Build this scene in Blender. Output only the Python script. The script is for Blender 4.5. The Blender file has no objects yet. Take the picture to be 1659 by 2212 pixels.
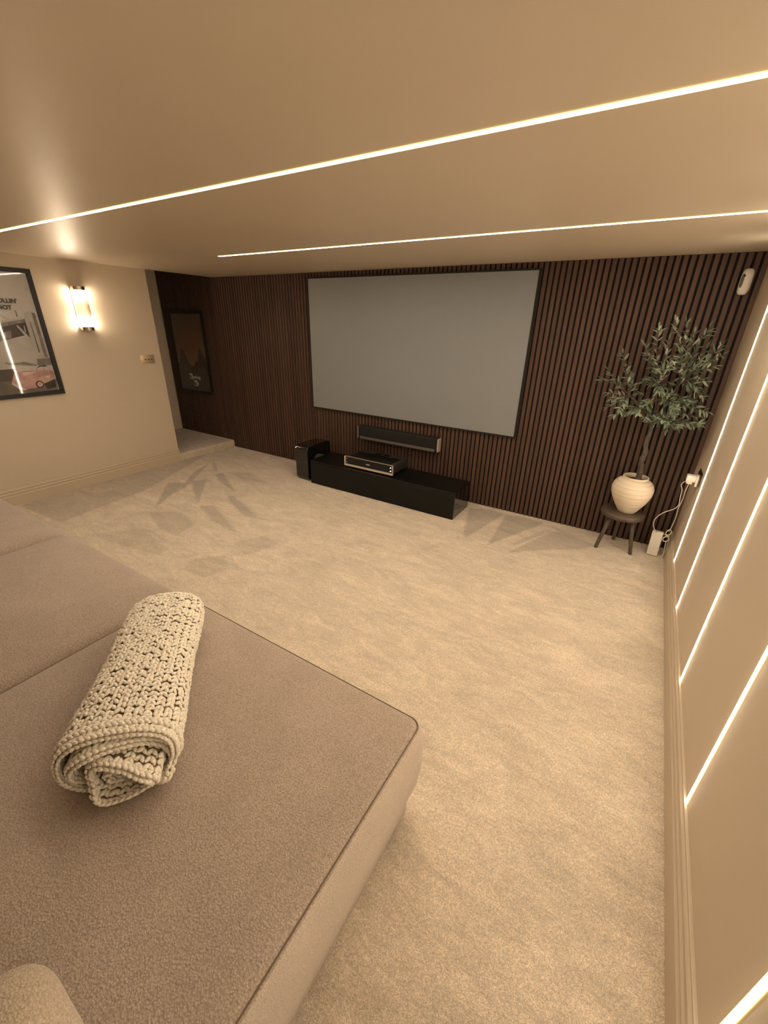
import bpy, bmesh, math, random
import numpy as np
from mathutils import Vector, Matrix
random.seed(7)
PI = math.pi
C = bpy.context.scene.collection
SC = bpy.context.scene

# ------------------------------------------------------------------ camera
cam_d = bpy.data.cameras.new('camera'); cam = bpy.data.objects.new('camera', cam_d); C.objects.link(cam)
right = Vector((0.849553, 0.526982, 0.023436)); down = Vector((0.237612, -0.342635, -0.908923)); fwd = Vector((-0.470957, 0.777747, -0.416304))
M = Matrix((right, -down, -fwd)).transposed().to_4x4()
M.translation = Vector((-0.42988, -3.57132, 1.54612))
cam.matrix_world = M
cam_d.sensor_fit = 'HORIZONTAL'; cam_d.sensor_width = 36.0
cam_d.lens = 889.862 / 1659 * 36
cam_d.clip_start = 0.02
SC.camera = cam

# ------------------------------------------------------------------ world, exposure
w = bpy.data.worlds.new('world'); SC.world = w; w.use_nodes = True
w.node_tree.nodes['Background'].inputs[0].default_value = (0.05, 0.04, 0.03, 1)
w.node_tree.nodes['Background'].inputs[1].default_value = 0.0
SC.view_settings.view_transform = 'Standard'
SC.view_settings.look = 'None'
SC.view_settings.gamma = 1.0
SC.view_settings.use_curve_mapping = False
SC.view_settings.exposure = 1.32
STRIP_COL = (1.0, 0.855, 0.665, 1)
STRIP_WALL = 15.0
STRIP_CEIL = 41.0
BULB = 52.0

# ------------------------------------------------------------------ room numbers (metres)
H = 1.98           # ceiling
XL = -4.956        # left wall plane
YB = -5.30         # wall behind the camera
NX = -6.066        # nook left wall
NY = -0.816        # end of left wall
STEP = 0.086
STRIP_Y = [-0.530, -1.132, -1.740, -2.335, -2.934, -3.535]

# ------------------------------------------------------------------ materials
def nodes(m):
    m.use_nodes = True
    nt = m.node_tree
    return nt, nt.nodes, nt.links, nt.nodes['Principled BSDF']

def mat(name, col, rough=0.6, metal=0.0, var=0.0, vscale=8.0, bump=0.0, bscale=200.0, bdist=0.001, sheen=0.0, spec=0.5,
        stretch=(1, 1, 1), coat=0.0):
    m = bpy.data.materials.new(name)
    nt, N, L, P = nodes(m)
    P.inputs['Base Color'].default_value = (*col, 1)
    P.inputs['Roughness'].default_value = rough
    P.inputs['Metallic'].default_value = metal
    P.inputs['Specular IOR Level'].default_value = spec
    P.inputs['Coat Weight'].default_value = coat
    P.inputs['Coat Roughness'].default_value = 0.05
    if sheen: P.inputs['Sheen Weight'].default_value = sheen
    tc = N.new('ShaderNodeTexCoord'); mp = N.new('ShaderNodeMapping'); mp.inputs['Scale'].default_value = stretch
    L.new(tc.outputs['Object'], mp.inputs[0])
    if var:
        n = N.new('ShaderNodeTexNoise'); n.inputs['Scale'].default_value = vscale; n.inputs['Detail'].default_value = 5
        L.new(mp.outputs[0], n.inputs['Vector'])
        r = N.new('ShaderNodeMapRange'); r.inputs['From Min'].default_value = 0.3; r.inputs['From Max'].default_value = 0.7
        r.inputs['To Min'].default_value = 1 - var; r.inputs['To Max'].default_value = 1 + var
        L.new(n.outputs['Fac'], r.inputs['Value'])
        mx = N.new('ShaderNodeVectorMath'); mx.operation = 'SCALE'; mx.inputs[0].default_value = col
        L.new(r.outputs[0], mx.inputs['Scale']); L.new(mx.outputs[0], P.inputs['Base Color'])
    if bump:
        n2 = N.new('ShaderNodeTexNoise'); n2.inputs['Scale'].default_value = bscale; n2.inputs['Detail'].default_value = 3
        L.new(mp.outputs[0], n2.inputs['Vector'])
        b = N.new('ShaderNodeBump'); b.inputs['Strength'].default_value = bump; b.inputs['Distance'].default_value = bdist
        L.new(n2.outputs['Fac'], b.inputs['Height']); L.new(b.outputs[0], P.inputs['Normal'])
    return m

def emis(name, col, s):
    m = bpy.data.materials.new(name); nt, N, L, P = nodes(m)
    P.inputs['Base Color'].default_value = (0.8, 0.8, 0.8, 1)
    P.inputs['Emission Color'].default_value = col
    P.inputs['Emission Strength'].default_value = s
    return m

WALLC = (0.61, 0.505, 0.375)
m_wall = mat('beige_paint', WALLC, 0.55, var=0.012, vscale=3, bump=0.08, bscale=260, bdist=0.0006)
m_ceil = mat('beige_satin_ceiling', (0.595, 0.497, 0.372), 0.42, var=0.012, vscale=2, bump=0.04, bscale=160, bdist=0.0004)
m_trim = mat('beige_satin_trim', (0.56, 0.455, 0.33), 0.40, var=0.015, vscale=4)
m_felt = mat('black_felt', (0.008, 0.006, 0.005), 0.95, var=0.2, vscale=90)
m_screen = mat('grey_screen_fabric', (0.235, 0.242, 0.245), 0.45, var=0.01, vscale=3, bump=0.05, bscale=900, bdist=0.0002, spec=0.6)
m_blackfelt = mat('screen_frame_velvet', (0.012, 0.009, 0.007), 0.85, var=0.1, vscale=60)
m_gloss = mat('black_gloss_lacquer', (0.006, 0.0055, 0.0045), 0.10, var=0.2, vscale=5, coat=0.6)
m_satinblk = mat('black_satin_lacquer', (0.006, 0.0055, 0.0045), 0.30, var=0.2, vscale=5, spec=0.25)
m_grille = mat('black_speaker_cloth', (0.006, 0.005, 0.004), 0.8, var=0.2, vscale=700, bump=0.5, bscale=900, bdist=0.0006)
m_greyband = mat('grey_plastic_band', (0.10, 0.088, 0.072), 0.5, var=0.1, vscale=60)
m_dgrey = mat('dark_grey_plastic', (0.030, 0.027, 0.022), 0.38, var=0.15, vscale=30, bump=0.1, bscale=500, bdist=0.0003)
m_champ = mat('champagne_metal', (0.80, 0.68, 0.52), 0.32, 0.6, var=0.04, vscale=30)
m_chrome = mat('chrome', (0.80, 0.74, 0.66), 0.12, 1.0, var=0.03, vscale=20)
m_brass = mat('brushed_brass', (0.74, 0.58, 0.36), 0.42, 0.65, var=0.06, vscale=40, stretch=(1, 8, 1))
m_bronze = mat('dark_bronze', (0.06, 0.035, 0.018), 0.35, 0.8, var=0.1, vscale=40)
m_white = mat('white_plastic', (0.80, 0.74, 0.65), 0.35, var=0.02, vscale=20)
m_cable = mat('white_cable', (0.80, 0.72, 0.60), 0.45, var=0.02, vscale=60)
m_stool = mat('dark_stained_oak', (0.085, 0.061, 0.043), 0.45, var=0.35, vscale=22, bump=0.25, bscale=60, bdist=0.001, stretch=(1, 7, 1))
m_leg = mat('dark_stained_oak_leg', (0.085, 0.061, 0.043), 0.45, var=0.3, vscale=30, bump=0.2, bscale=70, bdist=0.0008, stretch=(6, 6, 1))
m_soil = mat('dark_moss_soil', (0.020, 0.014, 0.009), 0.95, var=0.5, vscale=80, bump=1.0, bscale=120, bdist=0.006)
m_bark = mat('olive_bark', (0.085, 0.062, 0.045), 0.9, var=0.45, vscale=40, bump=0.9, bscale=55, bdist=0.005, stretch=(1, 1, 0.25))
m_pir = mat('white_sensor_plastic', (0.74, 0.68, 0.60), 0.4, var=0.02, vscale=30)
m_frame = mat('black_picture_frame', (0.010, 0.009, 0.008), 0.4, var=0.2, vscale=50, stretch=(1, 1, 6))
m_seam = mat('seam_shadow_thread', (0.16, 0.11, 0.07), 0.95, var=0.1, vscale=300)
m_strip = emis('warm_led_diffuser', STRIP_COL, STRIP_WALL)
m_stripc = emis('warm_led_diffuser_ceiling', STRIP_COL, STRIP_CEIL)
m_fringe = emis('amber_fringe_glow', (1.0, 0.66, 0.16, 1), 1.3)  # added glow imitating a colour fringe beside the strips
m_bulb = emis('warm_bulb_glass', (1.0, 0.88, 0.72, 1), BULB)
m_led = emis('cool_indicator', (0.5, 0.75, 1.0, 1), 1.6)

def slat_mat():
    m = bpy.data.materials.new('walnut_slat_veneer'); nt, N, L, P = nodes(m)
    tc = N.new('ShaderNodeTexCoord'); mp = N.new('ShaderNodeMapping'); mp.inputs['Scale'].default_value = (60, 60, 3)
    oi = N.new('ShaderNodeObjectInfo'); ad = N.new('ShaderNodeVectorMath'); ad.operation = 'ADD'
    L.new(tc.outputs['Object'], ad.inputs[0]); 
    cx = N.new('ShaderNodeCombineXYZ'); mu = N.new('ShaderNodeMath'); mu.operation = 'MULTIPLY'; mu.inputs[1].default_value = 50
    L.new(oi.outputs['Random'], mu.inputs[0]); L.new(mu.outputs[0], cx.inputs[2]); L.new(cx.outputs[0], ad.inputs[1])
    L.new(ad.outputs[0], mp.inputs[0])
    n = N.new('ShaderNodeTexNoise'); n.inputs['Scale'].default_value = 1.5; n.inputs['Detail'].default_value = 6; n.inputs['Roughness'].default_value = 0.65
    L.new(mp.outputs[0], n.inputs['Vector'])
    cr = N.new('ShaderNodeValToRGB')
    cr.color_ramp.elements[0].position = 0.25; cr.color_ramp.elements[0].color = (0.060, 0.030, 0.019, 1)
    cr.color_ramp.elements[1].position = 0.75; cr.color_ramp.elements[1].color = (0.112, 0.060, 0.039, 1)
    L.new(n.outputs['Fac'], cr.inputs[0])
    r = N.new('ShaderNodeMapRange'); r.inputs['To Min'].default_value = 0.85; r.inputs['To Max'].default_value = 1.15
    L.new(oi.outputs['Random'], r.inputs['Value'])
    sc = N.new('ShaderNodeVectorMath'); sc.operation = 'SCALE'; L.new(cr.outputs[0], sc.inputs[0]); L.new(r.outputs[0], sc.inputs['Scale'])
    L.new(sc.outputs[0], P.inputs['Base Color']); P.inputs['Roughness'].default_value = 0.55
    P.inputs['Specular IOR Level'].default_value = 0.35
    b = N.new('ShaderNodeBump'); b.inputs['Strength'].default_value = 0.3; b.inputs['Distance'].default_value = 0.0006
    L.new(n.outputs['Fac'], b.inputs['Height']); L.new(b.outputs[0], P.inputs['Normal'])
    return m
m_slat = slat_mat()

def carpet_mat(name, marks=True):
    m = bpy.data.materials.new(name); nt, N, L, P = nodes(m)
    tc = N.new('ShaderNodeTexCoord')
    def noise(scale, detail, rough=0.5, st=(1, 1, 1), dist=0.0, rot=0.0):
        mp = N.new('ShaderNodeMapping'); mp.inputs['Scale'].default_value = st; mp.inputs['Rotation'].default_value = (0, 0, rot)
        L.new(tc.outputs['Object'], mp.inputs[0])
        n = N.new('ShaderNodeTexNoise'); n.inputs['Scale'].default_value = scale; n.inputs['Detail'].default_value = detail
        n.inputs['Roughness'].default_value = rough; n.inputs['Distortion'].default_value = dist
        L.new(mp.outputs[0], n.inputs['Vector']); return n.outputs['Fac']
    def rng(v, a, b, fa=0.3, fb=0.7):
        r = N.new('ShaderNodeMapRange'); r.inputs['From Min'].default_value = fa; r.inputs['From Max'].default_value = fb
        r.inputs['To Min'].default_value = a; r.inputs['To Max'].default_value = b; L.new(v, r.inputs['Value']); return r.outputs[0]
    def mul(a, b):
        q = N.new('ShaderNodeMath'); q.operation = 'MULTIPLY'; L.new(a, q.inputs[0])
        if isinstance(b, float): q.inputs[1].default_value = b
        else: L.new(b, q.inputs[1])
        return q.outputs[0]
    big = rng(noise(2.2, 7, 0.62, (1, 2.0, 1), 0.8, 0.25), 0.88, 1.09)
    mid = rng(noise(9, 6, 0.7, (0.55, 1.5, 1), 1.0, 0.5), 0.82, 1.14)
    mid2 = rng(noise(40, 5, 0.7), 0.88, 1.10)
    tuft = noise(330, 2, 0.6)
    sp_ = rng(noise(125, 3, 0.7), 0.78, 1.20, 0.34, 0.66)
    tf = mul(rng(tuft, 0.66, 1.26, 0.30, 0.70), rng(noise(720, 1, 0.5), 0.84, 1.14, 0.3, 0.7))
    v = mul(mul(mul(mul(big, mid), mid2), tf), sp_)
    if marks:
        at = N.new('ShaderNodeAttribute'); at.attribute_name = 'pile_and_shadow'
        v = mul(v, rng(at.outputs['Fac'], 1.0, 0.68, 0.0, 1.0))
    sc = N.new('ShaderNodeVectorMath'); sc.operation = 'SCALE'; sc.inputs[0].default_value = (0.72, 0.595, 0.445)
    L.new(v, sc.inputs['Scale']); L.new(sc.outputs[0], P.inputs['Base Color'])
    P.inputs['Roughness'].default_value = 0.95; P.inputs['Sheen Weight'].default_value = 0.25; P.inputs['Sheen Roughness'].default_value = 0.6
    P.inputs['Specular IOR Level'].default_value = 0.1
    b = N.new('ShaderNodeBump'); b.inputs['Strength'].default_value = 0.7; b.inputs['Distance'].default_value = 0.005
    L.new(tuft, b.inputs['Height'])
    b2 = N.new('ShaderNodeBump'); b2.inputs['Strength'].default_value = 0.22; b2.inputs['Distance'].default_value = 0.006
    L.new(noise(28, 5, 0.6), b2.inputs['Height']); L.new(b.outputs[0], b2.inputs['Normal']); L.new(b2.outputs[0], P.inputs['Normal'])
    return m
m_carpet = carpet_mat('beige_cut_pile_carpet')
m_carpet2 = carpet_mat('beige_step_carpet', False)

def boucle(name, col, sc=1.0, amt=0.24):
    m = bpy.data.materials.new(name); nt, N, L, P = nodes(m)
    tc = N.new('ShaderNodeTexCoord')
    n0 = N.new('ShaderNodeTexNoise'); n0.inputs['Scale'].default_value = 120 * sc; n0.inputs['Detail'].default_value = 2
    L.new(tc.outputs['Object'], n0.inputs['Vector'])
    mixv = N.new('ShaderNodeVectorMath'); mixv.operation = 'MULTIPLY_ADD'
    L.new(n0.outputs['Color'], mixv.inputs[0]); mixv.inputs[1].default_value = (0.004, 0.004, 0.004); L.new(tc.outputs['Object'], mixv.inputs[2])
    vo = N.new('ShaderNodeTexVoronoi'); vo.inputs['Scale'].default_value = 250 * sc; vo.feature = 'SMOOTH_F1'; vo.inputs['Smoothness'].default_value = 0.6
    L.new(mixv.outputs[0], vo.inputs['Vector'])
    r = N.new('ShaderNodeMapRange'); r.inputs['From Min'].default_value = 0.1; r.inputs['From Max'].default_value = 0.65
    r.inputs['To Min'].default_value = 1.0 + amt * 0.35; r.inputs['To Max'].default_value = 1.0 - amt  # recess shade between the curls put into the colour
    L.new(vo.outputs['Distance'], r.inputs['Value'])
    n1 = N.new('ShaderNodeTexNoise'); n1.inputs['Scale'].default_value = 6; n1.inputs['Detail'].default_value = 6
    L.new(tc.outputs['Object'], n1.inputs['Vector'])
    r1 = N.new('ShaderNodeMapRange'); r1.inputs['From Min'].default_value = 0.3; r1.inputs['From Max'].default_value = 0.7
    r1.inputs['To Min'].default_value = 0.93; r1.inputs['To Max'].default_value = 1.06; L.new(n1.outputs['Fac'], r1.inputs['Value'])
    mu = N.new('ShaderNodeMath'); mu.operation = 'MULTIPLY'; L.new(r.outputs[0], mu.inputs[0]); L.new(r1.outputs[0], mu.inputs[1])
    n3 = N.new('ShaderNodeTexNoise'); n3.inputs['Scale'].default_value = 210 * sc; n3.inputs['Detail'].default_value = 4; n3.inputs['Roughness'].default_value = 0.7
    L.new(tc.outputs['Object'], n3.inputs['Vector'])
    r3 = N.new('ShaderNodeMapRange'); r3.inputs['From Min'].default_value = 0.3; r3.inputs['From Max'].default_value = 0.7
    r3.inputs['To Min'].default_value = 0.78; r3.inputs['To Max'].default_value = 1.20; L.new(n3.outputs['Fac'], r3.inputs['Value'])
    mu2 = N.new('ShaderNodeMath'); mu2.operation = 'MULTIPLY'; L.new(mu.outputs[0], mu2.inputs[0]); L.new(r3.outputs[0], mu2.inputs[1])
    s = N.new('ShaderNodeVectorMath'); s.operation = 'SCALE'; s.inputs[0].default_value = col; L.new(mu2.outputs[0], s.inputs['Scale'])
    L.new(s.outputs[0], P.inputs['Base Color']); P.inputs['Roughness'].default_value = 0.95; P.inputs['Sheen Weight'].default_value = 0.3
    P.inputs['Specular IOR Level'].default_value = 0.1
    b = N.new('ShaderNodeBump'); b.inputs['Strength'].default_value = 0.8; b.inputs['Distance'].default_value = 0.0022; b.invert = True
    L.new(vo.outputs['Distance'], b.inputs['Height'])
    b3 = N.new('ShaderNodeBump'); b3.inputs['Strength'].default_value = 0.7; b3.inputs['Distance'].default_value = 0.003
    L.new(n3.outputs['Fac'], b3.inputs['Height']); L.new(b.outputs[0], b3.inputs['Normal']); L.new(b3.outputs[0], P.inputs['Normal'])
    return m
m_sofa = boucle('taupe_boucle', (0.49, 0.385, 0.30))
m_sofa_side = boucle('taupe_boucle_lit_side', (0.60, 0.485, 0.375), 1.3, 0.10)  # same fabric, smoother nap; side light painted in as a lighter colour
m_pillow = boucle('beige_boucle', (0.60, 0.48, 0.35), 1.1, 0.2)
def yarn_mat():
    m = mat('cream_yarn', (0.88, 0.79, 0.64), 0.9, var=0.18, vscale=170, bump=0.9, bscale=520, bdist=0.0016, sheen=0.2, spec=0.15)
    return m
m_yarn = yarn_mat()
m_yarn_in = mat('dark_yarn_backing', (0.26, 0.19, 0.12), 0.95, var=0.25, vscale=150, bump=0.9, bscale=300, bdist=0.003)  # dark colour standing in for shade in the knit's holes

def pot_mat():
    m = bpy.data.materials.new('cream_ribbed_stoneware'); nt, N, L, P = nodes(m)
    tc = N.new('ShaderNodeTexCoord'); mp = N.new('ShaderNodeMapping'); mp.inputs['Scale'].default_value = (2.2, 2.2, 120)
    L.new(tc.outputs['Object'], mp.inputs[0])
    n = N.new('ShaderNodeTexNoise'); n.inputs['Scale'].default_value = 1.0; n.inputs['Detail'].default_value = 4; n.inputs['Distortion'].default_value = 0.4
    L.new(mp.outputs[0], n.inputs['Vector'])
    cr = N.new('ShaderNodeValToRGB'); cr.color_ramp.elements[0].position = 0.36; cr.color_ramp.elements[0].color = (0.58, 0.46, 0.32, 1)
    cr.color_ramp.elements[1].position = 0.50; cr.color_ramp.elements[1].color = (0.76, 0.65, 0.49, 1)
    L.new(n.outputs['Fac'], cr.inputs[0]); L.new(cr.outputs[0], P.inputs['Base Color']); P.inputs['Roughness'].default_value = 0.75
    b = N.new('ShaderNodeBump'); b.inputs['Strength'].default_value = 0.35; b.inputs['Distance'].default_value = 0.0015
    L.new(n.outputs['Fac'], b.inputs['Height']); L.new(b.outputs[0], P.inputs['Normal'])
    return m
m_pot = pot_mat()

def leaf_mat():
    m = bpy.data.materials.new('olive_leaf'); nt, N, L, P = nodes(m)
    geo = N.new('ShaderNodeNewGeometry'); oi = N.new('ShaderNodeObjectInfo')
    tc = N.new('ShaderNodeTexCoord'); n = N.new('ShaderNodeTexNoise'); n.inputs['Scale'].default_value = 14; L.new(tc.outputs['Object'], n.inputs['Vector'])
    a = N.new('ShaderNodeMixRGB'); a.inputs[1].default_value = (0.105, 0.135, 0.09, 1); a.inputs[2].default_value = (0.27, 0.32, 0.21, 1)
    ad = N.new('ShaderNodeMath'); ad.operation = 'MULTIPLY_ADD'; L.new(n.outputs['Fac'], ad.inputs[0]); ad.inputs[1].default_value = 0.5
    L.new(oi.outputs['Random'], ad.inputs[2]); ad2 = N.new('ShaderNodeMath'); ad2.operation = 'MULTIPLY'; ad2.inputs[1].default_value = 0.75
    L.new(ad.outputs[0], ad2.inputs[0]); ad2.use_clamp = True
    L.new(ad2.outputs[0], a.inputs[0])
    bk = N.new('ShaderNodeMixRGB'); L.new(geo.outputs['Backfacing'], bk.inputs[0]); L.new(a.outputs[0], bk.inputs[1]); bk.inputs[2].default_value = (0.42, 0.46, 0.36, 1)
    L.new(bk.outputs[0], P.inputs['Base Color']); P.inputs['Roughness'].default_value = 0.5
    return m
m_leaf = leaf_mat()

def glass_mat(name, tint=(1, 1, 1, 1), refl=1.0, rough=0.02):
    m = bpy.data.materials.new(name); nt, N, L, P = nodes(m); N.remove(P)
    out = N['Material Output']
    t = N.new('ShaderNodeBsdfTransparent'); t.inputs[0].default_value = tint
    g = N.new('ShaderNodeBsdfGlossy'); g.inputs['Roughness'].default_value = rough
    f = N.new('ShaderNodeLayerWeight'); f.inputs[0].default_value = 0.5
    pw = N.new('ShaderNodeMath'); pw.operation = 'POWER'; pw.inputs[1].default_value = 4.0; L.new(f.outputs['Facing'], pw.inputs[0])
    mu = N.new('ShaderNodeMath'); mu.operation = 'MULTIPLY_ADD'; mu.inputs[1].default_value = 0.85 * refl; mu.inputs[2].default_value = 0.05 * refl; mu.use_clamp = True
    L.new(pw.outputs[0], mu.inputs[0])
    mx = N.new('ShaderNodeMixShader'); L.new(mu.outputs[0], mx.inputs[0]); L.new(t.outputs[0], mx.inputs[1]); L.new(g.outputs[0], mx.inputs[2])
    L.new(mx.outputs[0], out.inputs[0])
    return m
m_glaze = glass_mat('clear_acrylic_glazing', refl=1.0, rough=0.03)
m_rod = glass_mat('clear_glass_rod', (0.86, 0.80, 0.72, 1), 1.6, 0.05)

# ------------------------------------------------------------------ mesh helpers
def link_mesh(name, verts, faces, mats, parent=None, smooth=False, midx=None, loc=None):
    me = bpy.data.meshes.new(name); me.from_pydata([tuple(v) for v in verts], [], faces)
    for mm in (mats if isinstance(mats, (list, tuple)) else [mats]): me.materials.append(mm)
    if midx is not None: me.polygons.foreach_set('material_index', midx)
    if smooth: me.polygons.foreach_set('use_smooth', [True] * len(me.polygons))
    me.update()
    o = bpy.data.objects.new(name, me); C.objects.link(o)
    if parent: o.parent = parent
    if loc is not None: o.location = loc
    return o

def from_bm(name, bm, mats, parent=None, smooth=False, loc=None):
    bmesh.ops.recalc_face_normals(bm, faces=bm.faces)
    me = bpy.data.meshes.new(name); bm.to_mesh(me); bm.free()
    for mm in (mats if isinstance(mats, (list, tuple)) else [mats]): me.materials.append(mm)
    if smooth:
        me.polygons.foreach_set('use_smooth', [True] * len(me.polygons))
        try: me.set_sharp_from_angle(angle=math.radians(38))
        except Exception: pass
    o = bpy.data.objects.new(name, me); C.objects.link(o)
    if parent: o.parent = parent
    if loc is not None: o.location = loc
    return o

def add_box(bm, x0, x1, y0, y1, z0, z1, bev=0.0, seg=2, mi=0):
    r = bmesh.ops.create_cube(bm, size=1.0)
    vs = r['verts']
    for v in vs: v.co = Vector((x0 + (v.co.x + .5) * (x1 - x0), y0 + (v.co.y + .5) * (y1 - y0), z0 + (v.co.z + .5) * (z1 - z0)))
    fs = set(f for v in vs for f in v.link_faces)
    for f in fs: f.material_index = mi
    if bev:
        es = list(set(e for v in vs for e in v.link_edges))
        bmesh.ops.bevel(bm, geom=es, offset=bev, segments=seg, affect='EDGES', profile=0.5)

def box(name, x0, x1, y0, y1, z0, z1, m, parent=None, bev=0.0, seg=2):
    bm = bmesh.new(); add_box(bm, x0, x1, y0, y1, z0, z1, bev, seg)
    return from_bm(name, bm, m, parent, smooth=bev > 0)

def thing(name, label, cat, loc=(0, 0, 0), group=None):
    o = bpy.data.objects.new(name, None); C.objects.link(o); o.location = loc
    o['label'] = label; o['category'] = cat
    if group: o['group'] = group
    return o

def tag(o, label, cat, group=None):
    o['label'] = label; o['category'] = cat
    if group: o['group'] = group
    return o

def struct(o, label=None):
    o['kind'] = 'structure'
    if label: o['label'] = label
    return o

def spline(pts, n=8):
    P = [Vector(p) for p in pts]; P = [2 * P[0] - P[1]] + P + [2 * P[-1] - P[-2]]
    out = []
    for i in range(1, len(P) - 2):
        for k in range(n):
            t = k / n
            a, b, c, d = P[i - 1], P[i], P[i + 1], P[i + 2]
            out.append(0.5 * ((2 * b) + (c - a) * t + (2 * a - 5 * b + 4 * c - d) * t * t + (3 * b - a - 3 * c + d) * t ** 3))
    out.append(P[-2]); return out

def tube(V, F, pts, rad, sides=8, cap=True):
    pts = [Vector(p) for p in pts]; n = len(pts)
    if not hasattr(rad, '__len__'): rad = [rad] * n
    base = len(V); up = Vector((0, 0, 1))
    t0 = (pts[1] - pts[0]).normalized()
    nrm = t0.orthogonal().normalized()
    for i in range(n):
        t = (pts[min(i + 1, n - 1)] - pts[max(i - 1, 0)]).normalized()
        nrm = (nrm - t * nrm.dot(t)).normalized(); bi = t.cross(nrm)
        for k in range(sides):
            a = 2 * PI * k / sides
            V.append(pts[i] + rad[i] * (math.cos(a) * nrm + math.sin(a) * bi))
    for i in range(n - 1):
        for k in range(sides):
            a = base + i * sides + k; b = base + i * sides + (k + 1) % sides
            F.append((a, b, b + sides, a + sides))
    if cap:
        F.append(tuple(base + k for k in reversed(range(sides)))); F.append(tuple(base + (n - 1) * sides + k for k in range(sides)))

def lathe(V, F, prof, cx, cy, sides=48, a0=0.0, a1=2 * PI, zoff=0.0):
    base = len(V); full = abs(a1 - a0 - 2 * PI) < 1e-6
    ns = sides if full else sides + 1
    for r, z in prof:
        for k in range(ns):
            a = a0 + (a1 - a0) * k / sides
            V.append(Vector((cx + r * math.cos(a), cy + r * math.sin(a), z + zoff)))
    for i in range(len(prof) - 1):
        for k in range(sides):
            k2 = (k + 1) % ns
            F.append((base + i * ns + k, base + i * ns + k2, base + (i + 1) * ns + k2, base + (i + 1) * ns + k))

# ------------------------------------------------------------------ ROOM SHELL
# floor: fine grid with a tone attribute (brushed carpet wedges, one painted stool leg shadow)
MARKS = [
   [(-4.394, -1.343), (-4.244, -1.236), (-3.896, -1.791)],
   [(-4.613, -0.673), (-4.46, -1.005), (-4.25, -1.241), (-4.079, -1.485), (-4.16, -1.266)],
   [(-4.718, -0.546), (-4.287, -0.811), (-4.324, -0.838)],
   [(-4.245, -1.177), (-4.169, -1.041), (-3.666, -1.517)],
   [(-4.217, -0.899), (-4.196, -0.816), (-3.609, -1.128), (-4.016, -1.013)],
   [(-3.627, -1.537), (-3.533, -1.448), (-2.874, -1.708), (-3.282, -1.658)],
   [(-3.595, -1.249), (-3.584, -1.19), (-3.011, -1.391), (-2.788, -1.376), (-3.155, -1.449)],
   [(-3.87, -1.86), (-3.734, -1.744), (-3.593, -1.71), (-3.341, -1.776), (-3.278, -1.984), (-3.501, -1.997)],
   [(-3.587, -2.056), (-3.53, -2.035), (-2.965, -2.141), (-2.818, -2.151), (-3.209, -2.099)],
   [(-4.906, -2.404), (-4.998, -2.08), (-4.985, -0.823), (-4.935, -0.441), (-4.379, -1.59), (-4.299, -2.115), (-4.253, -2.366), (-4.589, -2.4)],
   [(-2.817, -2.255), (-2.857, -2.124), (-2.72, -1.976), (-2.557, -2.08), (-2.61, -2.238)],
   [(-2.83, -1.81), (-2.713, -1.598), (-2.529, -1.637), (-2.602, -1.896)],
   [(-3.872, -2.355), (-3.587, -2.056), (-3.14, -2.143), (-3.11, -2.239), (-3.578, -2.319)],
   [(-4.197, -0.782), (-3.953, -0.641), (-3.539, -0.766), (-3.811, -0.837)],
   [(-1.569, -0.158), (-1.411, -0.069), (-1.258, -0.105), (-1.375, -0.71), (-1.425, -0.681)],
   [(-1.242, -0.113), (-1.104, -0.075), (-0.92, -0.079), (-0.924, -0.117), (-1.192, -0.75)],
   [(-1.03, -0.779), (-0.817, -0.216), (-0.751, -0.187), (-0.504, -0.311), (-0.568, -0.397), (-0.847, -0.614)],
   [(-0.891, -0.095), (-0.813, -0.111), (-0.498, -0.278), (-0.514, -0.323), (-0.761, -0.194)],  # shadow of a stool leg, painted dark into the carpet
   [(-1.048, -0.638), (-0.872, -0.186), (-0.82, -0.201), (-1.005, -0.623)],
   [(-1.66, -1.039), (-1.613, -0.978), (-1.484, -0.977), (-1.55, -1.104)],
   [(-0.172, -0.382), (-0.041, -0.242), (-0.035, -0.693), (-0.143, -0.683)],
]
MW = [1, 1, .9, 1, 1, .8, .8, .55, .6, .75, .5, .5, .45, .6, 1, 1, .85, .7, .6, .4, .4]
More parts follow.
